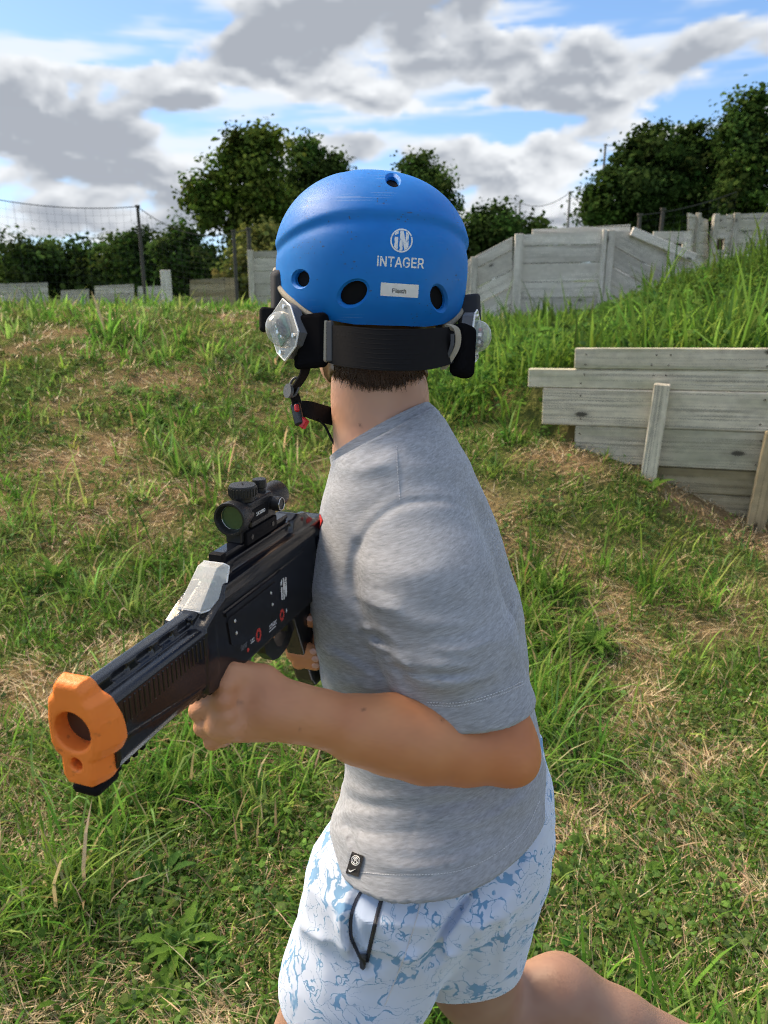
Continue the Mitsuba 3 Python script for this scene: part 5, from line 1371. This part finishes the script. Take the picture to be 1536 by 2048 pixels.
def gmesh(f, lo, hi, h, newton=3):
    m = surface_nets(f, lo, hi, h); v = np.asarray(m.vertices).copy()
    for _ in range(newton):
        g = np.stack([f(v + 4e-4 * np.eye(3)[k]) - f(v - 4e-4 * np.eye(3)[k]) for k in range(3)], 1) / 8e-4
        v -= np.clip(f(v), -h * .5, h * .5)[:, None] * g / np.maximum((g * g).sum(1, keepdims=True), .3) * .9
    w = gw(v); m = trimesh.Trimesh(w, m.faces, process=False)
    if m.volume < 0: m.invert()
    return m


def mirror(P): P = list(P); return P + [(-a, b) for a, b in P[::-1] if abs(a) > 1e-9]


def gbox(name, s0, s1, h0, h1, t0, t1, mat, parent, r=.001, **kw):
    return obj(name, place(rbox(s1 - s0, h1 - h0, t1 - t0, min(r, (s1 - s0) / 3, (h1 - h0) / 3, (t1 - t0) / 3), 8), GR, gw(((s0 + s1) / 2, (h0 + h1) / 2, (t0 + t1) / 2))), mat, parent, smooth=40, **kw)


def gprism(name, P, t0, t1, mat, parent, **kw):
    m = trimesh.creation.extrude_polygon(Polygon(P), t1 - t0, engine='earcut'); m.apply_translation((0, 0, t0))
    return obj(name, place(m, GR, GM), mat, parent, smooth=25, **kw)


def grub(col, r0, cc=0.0, sp=.5):
    return {'type': 'principled', 'clearcoat': cc, 'clearcoat_gloss': .97, 'base_color': {'type': 'rgb', 'value': col}, 'specular': sp, 'roughness': proc(lambda p, n, uv: r0 + .16 * fbm(p.x * 60, p.y * 60, p.z * 60, 3))}


scene['gun_black'] = grub((.004, .005, .009), .05, .6, .5); scene['gun_matt'] = grub((.006, .006, .008), .55, 0, .12); scene['scope_black'] = grub((.011, .011, .013), .33)
def orange_fn(p, n, uv):
    a = fbm(p.x * 40, p.y * 40, p.z * 40, 3); g = smoothstep(.66, .78, fbm(p.x * 160, p.y * 160, p.z * 160, 3)) * smoothstep(1.19, 1.17, p.z)
    return mix(mix((.90, .25, .045), (.84, .21, .035), a), (.10, .05, .03), g * .35)
scene['orange_rubber'] = {'type': 'bumpmap', 'arbitrary': proc(lambda p, n, uv: fbm(p.x * 500, p.y * 500, p.z * 500, 2), 4e-4), 'scale': .0004, 'bsdf': {'type': 'principled', 'base_color': proc(orange_fn), 'roughness': .5, 'specular': .4}}
scene['lens_mat'] = {'type': 'principled', 'base_color': {'type': 'rgb', 'value': (.02, .016, .012)}, 'roughness': .06, 'specular': .9, 'clearcoat': 1.0}
scene['scope_lens'] = {'type': 'principled', 'base_color': {'type': 'rgb', 'value': (.035, .075, .03)}, 'roughness': .08, 'specular': .9, 'clearcoat': .6}
scene['gun_white'] = {'type': 'twosided', 'bsdf': {'type': 'principled', 'base_color': {'type': 'rgb', 'value': (.62, .62, .62)}, 'roughness': .4}}
scene['gun_red'] = {'type': 'principled', 'base_color': {'type': 'rgb', 'value': (.52, .045, .035)}, 'roughness': .4}

gun = thing('toy_gun', 'black plastic laser tag gun with orange muzzle cap held in the boy\'s hands', 'toy gun')
CAPP = mirror([(0, .0425), (.0125, .0425), (.0180, .0365), (.0190, .0300), (.0255, .0245), (.0285, .008), (.0285, -.014), (.0240, -.0225), (.0185, -.0260), (.0185, -.0420), (.0130, -.0500), (0, -.0500)])


def cap_f(q):
    f = 1 - .22 * sstep(.018, -.004, q[:, 0]); x = q.copy(); x[:, 2] = q[:, 2] / f; x[:, 1] = q[:, 1] / (1 - .06 * sstep(.02, -.004, q[:, 0]))
    d = sec(x, CAPP, -.003, .0265, .0055)
    d = -smin(-d, -(q[:, 0] + .31 * q[:, 1] - .0238), .003)
    gro = np.hypot(np.abs(q[:, 2]) - .0225, q[:, 1] - .0355) - .0055; d = -smin(-d, gro, .004)
    h1 = np.hypot(q[:, 2], q[:, 1]) - .0160; h1 = np.maximum(h1, q[:, 0] - .016); h2 = np.maximum(np.hypot(q[:, 2], q[:, 1] + .0275) - .0052, q[:, 0] - .016)
    d = -smin(-d, h1, .003); return -smin(-d, h2, .0025)


obj('muzzle_cap', gmesh(cap_f, (-.008, -.055, -.034), (.032, .048, .034), .00125, 2), 'orange_rubber', gun, smooth=True, label='orange rubber muzzle cap with one large and one small hole')
obj('lens', place(trimesh.creation.cylinder(.0163, .003, sections=40), np.stack([GR[:, 1], GR[:, 2], GR[:, 0]], 1), gw((.0135, 0, 0))), 'lens_mat', gun, smooth=40)
obj('bore_plug', place(trimesh.creation.cylinder(.0054, .003, sections=24), np.stack([GR[:, 1], GR[:, 2], GR[:, 0]], 1), gw((.0145, -.0275, 0))), 'gun_matt', gun, smooth=40)
HGS = mirror([(0, .0290), (.0052, .0290), (.0064, .0275), (.0090, .0188), (.0185, .0178), (.0222, .0145), (.0222, -.034), (.0200, -.0405), (.0165, -.0440), (0, -.0440)])
RCS = mirror([(0, .0460), (.0135, .0460), (.0195, .0435), (.0200, .0375), (.0222, .0335), (.0225, .0250), (.0225, -.0480), (.020, -.0510), (0, -.0510)])
LOWER = [(.145, -.046), (.20, -.062), (.235, -.0510), (.50, -.0510), (.50, .06), (.206, .06), (.182, .034), (.168, .0285), (.150, .0195)]


def body_g(q):
    d = sec(q, HGS, .018, .165)
    rc = np.maximum(sec(q, RCS, .140, .430), ext(q, LOWER, -.04, .04, .002)); d = smin(d, rc, .003)
    low = ext(q, [(.10, -.03), (.105, -.0445), (.138, -.049), (.214, -.0685), (.228, -.0660), (.246, -.0510), (.25, -.03)], -.0165, .0165, .003); d = smin(d, low, .003)
    d = smin(d, ext(q, [(.140, .0275), (.152, .0275), (.160, .0310), (.20, .050), (.21, .03), (.15, .01)], -.0095, .0095, .002), .002)
    up = ext(q, [(.206, .040), (.206, .0590), (.38, .0590), (.38, .040)], -.0105, .0105, .002); up = np.maximum(up, -ext(q, [(.217, .0480), (.224, .0555), (.355, .0560), (.362, .0520), (.356, .0480)], .0090, .03, .0012))
    d = smin(d, up, .002); d = smin(d, ext(q, [(.345, .040), (.352, .0590), (.366, .0640), (.386, .0605), (.412, .0430), (.43, .02), (.40, .0)], -.0145, .0145, .003), .003)
    for s0 in (.0410, .0730, .1030, .1310):                                            # cooling slots
        a = np.maximum(np.abs(q[:, 0] - s0 - .0065) - .0068, 0); sl = np.hypot(a, q[:, 1] - .0236) - .0029; d = np.maximum(d, -np.maximum(sl, .0052 - np.abs(q[:, 2])))
    gr = np.maximum(np.hypot(q[:, 1] - .0225, np.abs(q[:, 2]) - .0232) - .0016, np.maximum(.180 - q[:, 0], q[:, 0] - .36)); d = np.maximum(d, -gr)
    ln = np.maximum(np.hypot(q[:, 1] + .0200 + .14 * (q[:, 0] - .04), np.abs(q[:, 2]) - .0225) - .0011, np.maximum(.03 - q[:, 0], q[:, 0] - .142)); d = np.maximum(d, -ln)
    d = smin(d, ext(q, [(.342, -.045), (.395, -.045), (.445, -.168), (.438, -.180), (.405, -.178), (.396, -.166)], -.0130, .0130, .004), .004)   # pistol grip
    bt = ext(q, [(.38, .055), (.412, .0415), (.432, .025), (.438, -.05), (.42, -.06), (.36, -.03)], -.015, .015, .004); return smin(d, bt, .004)


obj('receiver', gmesh(body_g, (.012, -.188, -.028), (.452, .074, .028), .0020, 3), 'gun_black', gun, smooth=35)
pl_ = [(.186, .0130), (.284, .0130), (.292, .0085), (.293, -.0200), (.286, -.0225), (.196, -.0205), (.188, -.0150), (.184, .0095)]
gprism('side_plate', pl_, .0220, .0240, 'gun_black', gun)
gprism('side_plate_rim', [(.182, .0160), (.285, .0160), (.297, .0200), (.297, .0220), (.284, .0205), (.181, .0200)], .0222, .0245, 'gun_black', gun)
for i_ in range(21):
    s_ = .0300 + i_ * .0063; gbox('rib', s_, s_ + .0027, -.0080 + .0001 * i_, .0118, .0207, .0231, 'gun_black', gun, .0009)
for i_ in range(4):
    s_ = .030 + i_ * .0105; gbox('rail_tooth', s_, s_ + .0052, -.0545, -.0465, -.0100, .0100, 'gun_matt', gun, .0008)
gbox('lower_rail', .018, .080, -.0490, -.0400, -.0115, .0115, 'gun_matt', gun, .001)
gbox('muzzle_foot', .002, .030, -.0585, -.0490, -.0120, .0120, 'gun_matt', gun, .004)
for i_ in range(11):
    s_ = .102 + i_ * .0102; hb = np.interp(s_, [.10, .138, .214], [-.0440, -.0490, -.0685]); gbox('grip_tooth', s_, s_ + .006, hb - .003, hb + .004, -.0125, .0125, 'gun_matt', gun, .0008)
gbox('top_rail', .210, .352, .0580, .0625, -.0050, .0050, 'gun_matt', gun, .0008)
gbox('rail_cap', .210, .352, .0620, .0670, -.0072, .0072, 'gun_black', gun, .0010)
gbox('rail_end', .207, .216, .0570, .0672, -.0074, .0074, 'gun_matt', gun, .001)
# scope
SC0 = gl(W(456, 1041, .73 * GK))
def on_mid(px, py, t=0.0):
    d = W(px, py, 1.0) - EYE; o = GM + GS * t * GK; k = ((o - EYE) @ GS) / (d @ GS); return gl(EYE + d * k)
sc0 = on_mid(458, 1040); s0_, h0_ = sc0[0], sc0[1]
scp = thing_key = obj('scope', None, None) if False else gun + '__scope'; used[scp] = 1
def lathe(prof, n=40):
    m = trimesh.creation.revolve(np.array(prof, float), sections=n); return m                    # axis z
LAX = np.stack([GR[:, 1], GR[:, 2], GR[:, 0]], 1)
pr = [(.0128, .004), (.0150, .0), (.0170, .0), (.0174, .002), (.0174, .010), (.0150, .016), (.0135, .024), (.0128, .034), (.0128, .075), (.0140, .082), (.0152, .090), (.0152, .104), (.0135, .1065), (.0110, .1065), (.0110, .1040), (0, .1040)]
pr = [(0, .012), (.0125, .012)] + pr
scene[scp] = mikit.ply(place(lathe(pr), LAX, gw((s0_, h0_, 0))), 'scope_black', smooth=35); tag(scp, 'small black red dot sight on the top rail')
obj('lens', place(trimesh.creation.cylinder(.0129, .001, sections=40), LAX, gw((s0_ + .0085, h0_, 0))), 'scope_lens', scp, smooth=40)
obj('lens_ring', place(trimesh.creation.torus(.0131, .0007, 40, 8), LAX, gw((s0_ + .0078, h0_, 0))), 'chrome', scp, smooth=True)
VAX = np.stack([GR[:, 0], -GR[:, 2], GR[:, 1]], 1); TAX = np.stack([GR[:, 0], GR[:, 1], GR[:, 2]], 1)
kp = [(0, 0), (.0118, 0), (.0118, .003), (.0135, .0035), (.0140, .005), (.0140, .0145), (.0132, .0160), (0, .0168)]
obj('turret_knob', place(lathe(kp), VAX, gw((s0_ + .030, h0_ + .0125, 0))), 'scope_black', scp, smooth=35)
for a in np.linspace(0, 2 * np.pi, 26)[:-1]:
    obj('knurl', place(rbox(.0014, .0014, .0085, .0004, 6), VAX, gw((s0_ + .030 + .0140 * math.cos(a), h0_ + .0125 + .0095, .0140 * math.sin(a)))), 'scope_black', scp)
obj('turret_slot', place(rbox(.007, .0012, .0006, .0002, 6), VAX @ np.array([[.8, -.6, 0], [.6, .8, 0], [0, 0, 1]]), gw((s0_ + .030, h0_ + .0295, 0))), 'gun_matt', scp)
obj('turret_knob', place(lathe([(0, 0), (.0062, 0), (.0062, .004), (.0075, .005), (.0075, .0125), (.0068, .0135), (0, .0138)], 28), VAX, gw((s0_ + .066, h0_ + .0125, 0))), 'scope_black', scp, smooth=35)
obj('side_knob', place(lathe([(0, 0), (.0070, 0), (.0070, .003), (.0078, .004), (.0078, .0115), (.0072, .0128), (.0055, .0128), (.0053, .0122), (0, .0122)], 30), TAX, gw((s0_ + .068, h0_, .0110))), 'scope_black', scp, smooth=35)
obj('side_knob_ring', place(trimesh.creation.torus(.0066, .0004, 30, 6), TAX, gw((s0_ + .068, h0_, .0238))), 'chrome', scp, smooth=True)
gbox('sight_body', s0_ + .022, s0_ + .074, h0_ - .0155, h0_ + .0125, -.0122, .0122, 'scope_black', scp, .003)
gbox('name_plate', s0_ + .022, s0_ + .058, h0_ - .0085, h0_ + .0045, .0120, .0132, 'gun_matt', scp, .0005)
gbox('mount', s0_ + .006, s0_ + .084, .0668, h0_ - .0120, -.0085, .0085, 'scope_black', scp, .001)
gbox('mount_clamp', s0_ + .012, s0_ + .078, .0630, .0770, .0082, .0125, 'gun_matt', scp, .0008)
for s_ in (.022, .068): obj('clamp_screw', place(trimesh.creation.cylinder(.0026, .001, sections=16), TAX, gw((s0_ + s_, .0700, .0127))), 'gun_black', scp, smooth=40)


def gtext(name, text, s, h, t, hgt, wid, mat, parent, bold=True, flip=False, slope=0.0):
    m = meshkit.text_mesh(text, 1.0, .1, bold); b = m.bounds; v = np.asarray(m.vertices) - [(b[0][0] + b[1][0]) / 2, .5, 0]; v = v * [wid / (b[1][0] - b[0][0]), hgt, .003]
    if flip: v = v * [-1, -1, 1]
    v[:, 1] += v[:, 0] * slope
    return obj(name, place(trimesh.Trimesh(v + [s, h, t], m.faces, process=False), GR, GM), mat, parent)


gtext('plate_lettering', '1X30RD', s0_ + .041, h0_ - .002, .0132, .0034, .019, 'gun_white', scp, True)
# clear sensor cover
wp = []
for sg in (-1, 1): wp += [(.159, .0305, sg * .0110), (.159, .0285, sg * .0110), (.1935, .0585, sg * .0098), (.2040, .0590, sg * .0105), (.2060, .0560, sg * .0145), (.1840, .0260, sg * .0185), (.1700, .0290, sg * .0150)]
wp = np.array(wp); hull = m3.Manifold.batch_hull([m3.Manifold.sphere(.0012, 10).translate(x.tolist()) for x in wp])
scene['cover_plastic'] = {'type': 'blendbsdf', 'weight': {'type': 'rgb', 'value': (.5, .5, .5)}, 'a': {'type': 'thindielectric', 'int_ior': 1.5}, 'b': {'type': 'twosided', 'bsdf': {'type': 'principled', 'base_color': {'type': 'rgb', 'value': (.78, .80, .78)}, 'roughness': .2, 'specular': .8}}}
cov = obj('sensor_cover', place(man(hull), GR, GM), 'cover_plastic', gun, smooth=30, label='clear wedge shaped sensor cover with circuit board inside')
mid = wp.mean(0)
obj('circuit_board', place(rbox(.020, .0015, .019, .0004, 6), GR @ np.array([[.75, -.66, 0], [.66, .75, 0], [0, 0, 1]]), gw((mid[0] + .003, mid[1] - .001, 0))), 'pcb_mat', cov)
for ds, dh, dt, sz, mt in ((.004, .003, .0075, .004, 'foam_black'), (.008, -.004, .009, .003, 'chrome'), (.0, -.004, .010, .003, 'foam_black'), (.009, .005, .008, .0025, 'chrome'), (.003, .0, -.006, .004, 'foam_black')):
    obj('chip', place(rbox(sz, sz, sz, .0006, 6), GR, gw((mid[0] + ds, mid[1] + dh, dt))), mt, cov)
fl = np.array([(.2068, .0572, .0152), (.1845, .0250, .0195), (.1760, .0245, .0185), (.1700, .0280, .0160), (.1590, .0285, .0118), (.1582, .0298, .0116)])
obj('cover_edge', tube(gw(np.vstack([fl, fl[-1] * [1, 1, -1]])), .0009, 7), 'sticker', cov, smooth=True)
obj('cover_edge', tube(gw(np.array([fl[0], (.2045, .0602, .0110), (.2045, .0602, -.0110)])), .0007, 7), 'sticker', cov, smooth=True)
for s_, h_, t_ in ((.2035, .0520, .0155), (.1850, .0300, .0192)): obj('screw', place(trimesh.creation.cylinder(.0016, .002, sections=14), TAX, gw((s_, h_, t_))), 'chrome', cov, smooth=40)
# trigger and guard, fore grip
TG = Polygon([(.280, -.048), (.287, -.0760), (.304, -.0925), (.318, -.0960), (.340, -.0930), (.362, -.0760), (.366, -.048)]); TG = TG.difference(Polygon([(.3010, -.0470), (.3080, -.0690), (.3160, -.0830), (.3250, -.0850), (.3420, -.0740), (.3440, -.047)]))
gprism('trigger_guard', list(TG.exterior.coords)[:-1], -.0065, .0065, 'gun_black', gun)
gprism('trigger', [(.325, -.046), (.3235, -.0560), (.3200, -.0660), (.3240, -.0670), (.3310, -.0590), (.3350, -.046)], -.003, .003, 'gun_matt', gun)
obj('fore_grip', tube(np.array([W(447, 1368, .79), W(452, 1420, .79), W(458, 1472, .79)]), [.0150, .0155, .0150], 18), 'gun_matt', gun, smooth=40)
# prints and screws
em = fine(emblem(False), .2); v = np.asarray(em.vertices) * [.0115, .0128, .0006]
e_ = on_mid(567, 1177, .0226); obj('emblem', place(trimesh.Trimesh(v + [e_[0], e_[1], .0224], em.faces, process=False), GR, GM), 'gun_white', gun)
for px_, py_ in ((470, 1242), (473, 1266), (542, 1186), (545, 1209)):
    c_ = on_mid(px_, py_, .0240); k_ = obj('screw', place(lathe([(0, 0), (.0019, 0), (.0019, .0006), (.0015, .0010), (.0008, .0010), (.0008, .0006), (0, .0006)], 16), TAX, gw((c_[0], c_[1], .0238))), 'chrome', gun, smooth=40)
for px_, py_, r_ in ((517, 1270, .0072), (564, 1230, .0068)):
    c_ = on_mid(px_, py_, .0226); ring = Point(0, 0).buffer(r_, 20).difference(Point(0, 0).buffer(r_ * .52, 16)); m = trimesh.creation.extrude_polygon(ring, .0005, engine='earcut'); v = np.asarray(m.vertices) * [.78, 1.05, 1] + [c_[0], c_[1], .0224]
    obj('red_ring', place(trimesh.Trimesh(v, m.faces, process=False), GR, GM), 'gun_red', gun)
    for a in np.linspace(0, 2 * np.pi, 9)[:-1]: obj('ring_mark', place(rbox(.0011, .0011, .0006, .0002, 6), GR, gw((c_[0] + r_ * .9 * .78 * math.cos(a), c_[1] + r_ * .95 * math.sin(a), .0228))), 'gun_black', gun)
for tx, px_, py_, hg, wd, mt in (('I.2.I', 505, 1281, .0042, .0075, 'gun_white'), ('STAXX', 546, 1249, .0048, .0165, 'gun_white'), ('8', 573, 1221, .004, .003, 'gun_white'), ('Gamer', 488, 1292, .0062, .0125, 'grey_plastic')):
    c_ = on_mid(px_, py_, .0226); gtext('lettering', tx, c_[0], c_[1], .0224, hg, wd, mt, gun)
c_ = on_mid(496, 1300, .0226); obj('red_dot', place(trimesh.creation.cylinder(.0022, .0006, sections=16), TAX, gw((c_[0], c_[1], .0227))), 'gun_red', gun)
c_ = on_mid(545, 1258, .0226); gbox('print_line', c_[0] - .008, c_[0] + .008, c_[1] - .0004, c_[1] + .0004, .0223, .0228, 'gun_white', gun, .0001)

# ------------------------------------------------------------------ single broad leaved plants in the grass
RP = np.random.default_rng(12)
scene['leaf_plain'] = {'type': 'principledthin', 'base_color': proc(lambda p, n, uv: mix((.085, .19, .035), (.17, .29, .055), fbm(p.x * 40, p.y * 40, p.z * 40, 3))), 'roughness': .4, 'diff_trans': .8, 'spec_trans': 0.0, 'eta': 1.45}
scene['leaf_dark'] = {'type': 'principledthin', 'base_color': proc(lambda p, n, uv: mix((.04, .11, .03), (.09, .18, .045), fbm(p.x * 40, p.y * 40, p.z * 40, 3))), 'roughness': .35, 'diff_trans': .7, 'spec_trans': 0.0, 'eta': 1.45}


def big_leaf(base, az, L, w, lift, bend, lobes, rng):
    n = 9; t = np.linspace(0, 1, n); a = lift - bend * t; ds = L / (n - 1)
    x = np.r_[0, np.cumsum(np.cos(a[:-1]) * ds)]; z = np.r_[0, np.cumsum(np.sin(a[:-1]) * ds)]
    pr = np.sin(np.pi * np.clip(t * .93 + .05, 0, 1) ** .75) * (1 + lobes * np.where(np.arange(n) % 2, .35, -.3)); pr[-1] = .02
    d = np.array([math.cos(az), math.sin(az), 0]); s = np.array([-math.sin(az), math.cos(az), 0]); V = []
    for i in range(n):
        c = base + d * x[i] + Z3 * z[i]; h = w / 2 * pr[i]; V += [c - s * h + Z3 * h * .35, c, c + s * h + Z3 * h * .35]
    F = []
    for i in range(n - 1):
        k = i * 3
        for o in (0, 1): F += [[k + o, k + o + 1, k + o + 4], [k + o, k + o + 4, k + o + 3]]
    return trimesh.Trimesh(np.array(V), F, process=False)


def ground_hit(px, py):
    D = .8; d = W(px, py, 1.0) - EYE
    while D < 12:
        p = EYE + d * D
        if p[2] < float(gnd(p[0], p[1])): break
        D += .004
    return p


for lb, px_, py_, n_, L_, w_, lo, mt, up in (
        ('toothed broad leaf plant in the grass left of the front leg', 365, 1905, 15, .115, .026, .8, 'leaf_plain', .75), ('bright green leaf tuft at the bottom edge left of the leg', 320, 2010, 6, .10, .034, .5, 'leaf_plain', .5),
        ('dark leafy weed clump low in the grass between muzzle and leg', 330, 1760, 12, .10, .032, .3, 'leaf_dark', .8), ('dark green leafy weed right of the elbow', 1185, 1300, 16, .11, .034, .8, 'leaf_plain', .9),
        ('small broad leaf weed in the straw right of the shorts', 1335, 1745, 7, .075, .036, .2, 'leaf_plain', .5), ('broad leaf weed in the grass far below the muzzle', 200, 1690, 8, .085, .030, .3, 'leaf_dark', .6),
        ('narrow leaf rosette in the grass left of the scope', 110, 1160, 13, .17, .022, 0, 'leaf_plain', 1.05), ('leaf rosette at the foot of the plank wall post', 1305, 985, 6, .12, .03, 0, 'leaf_plain', .9),
        ('leafy weed in the grass at the lower right', 1130, 1560, 9, .08, .028, .4, 'leaf_dark', .7), ('leafy weed in the grass just right of the shirt back', 1090, 1190, 9, .12, .026, .2, 'leaf_plain', .9)):
    c_ = ground_hit(px_, py_); k_ = thing('broad_leaf_plant', lb, 'plant')
    for i_ in range(n_):
        a_ = i_ / n_ * 2 * np.pi + RP.normal(0, .35); obj('leaf', big_leaf(c_ + np.array([math.cos(a_), math.sin(a_), 0]) * .006 + Z3 * (.006 + .02 * RP.random()), a_, L_ * RP.uniform(.6, 1.15), w_ * RP.uniform(.75, 1.15), up * RP.uniform(.5, 1.15), RP.uniform(.6, 1.5), lo, RP), mt, k_, smooth=True)
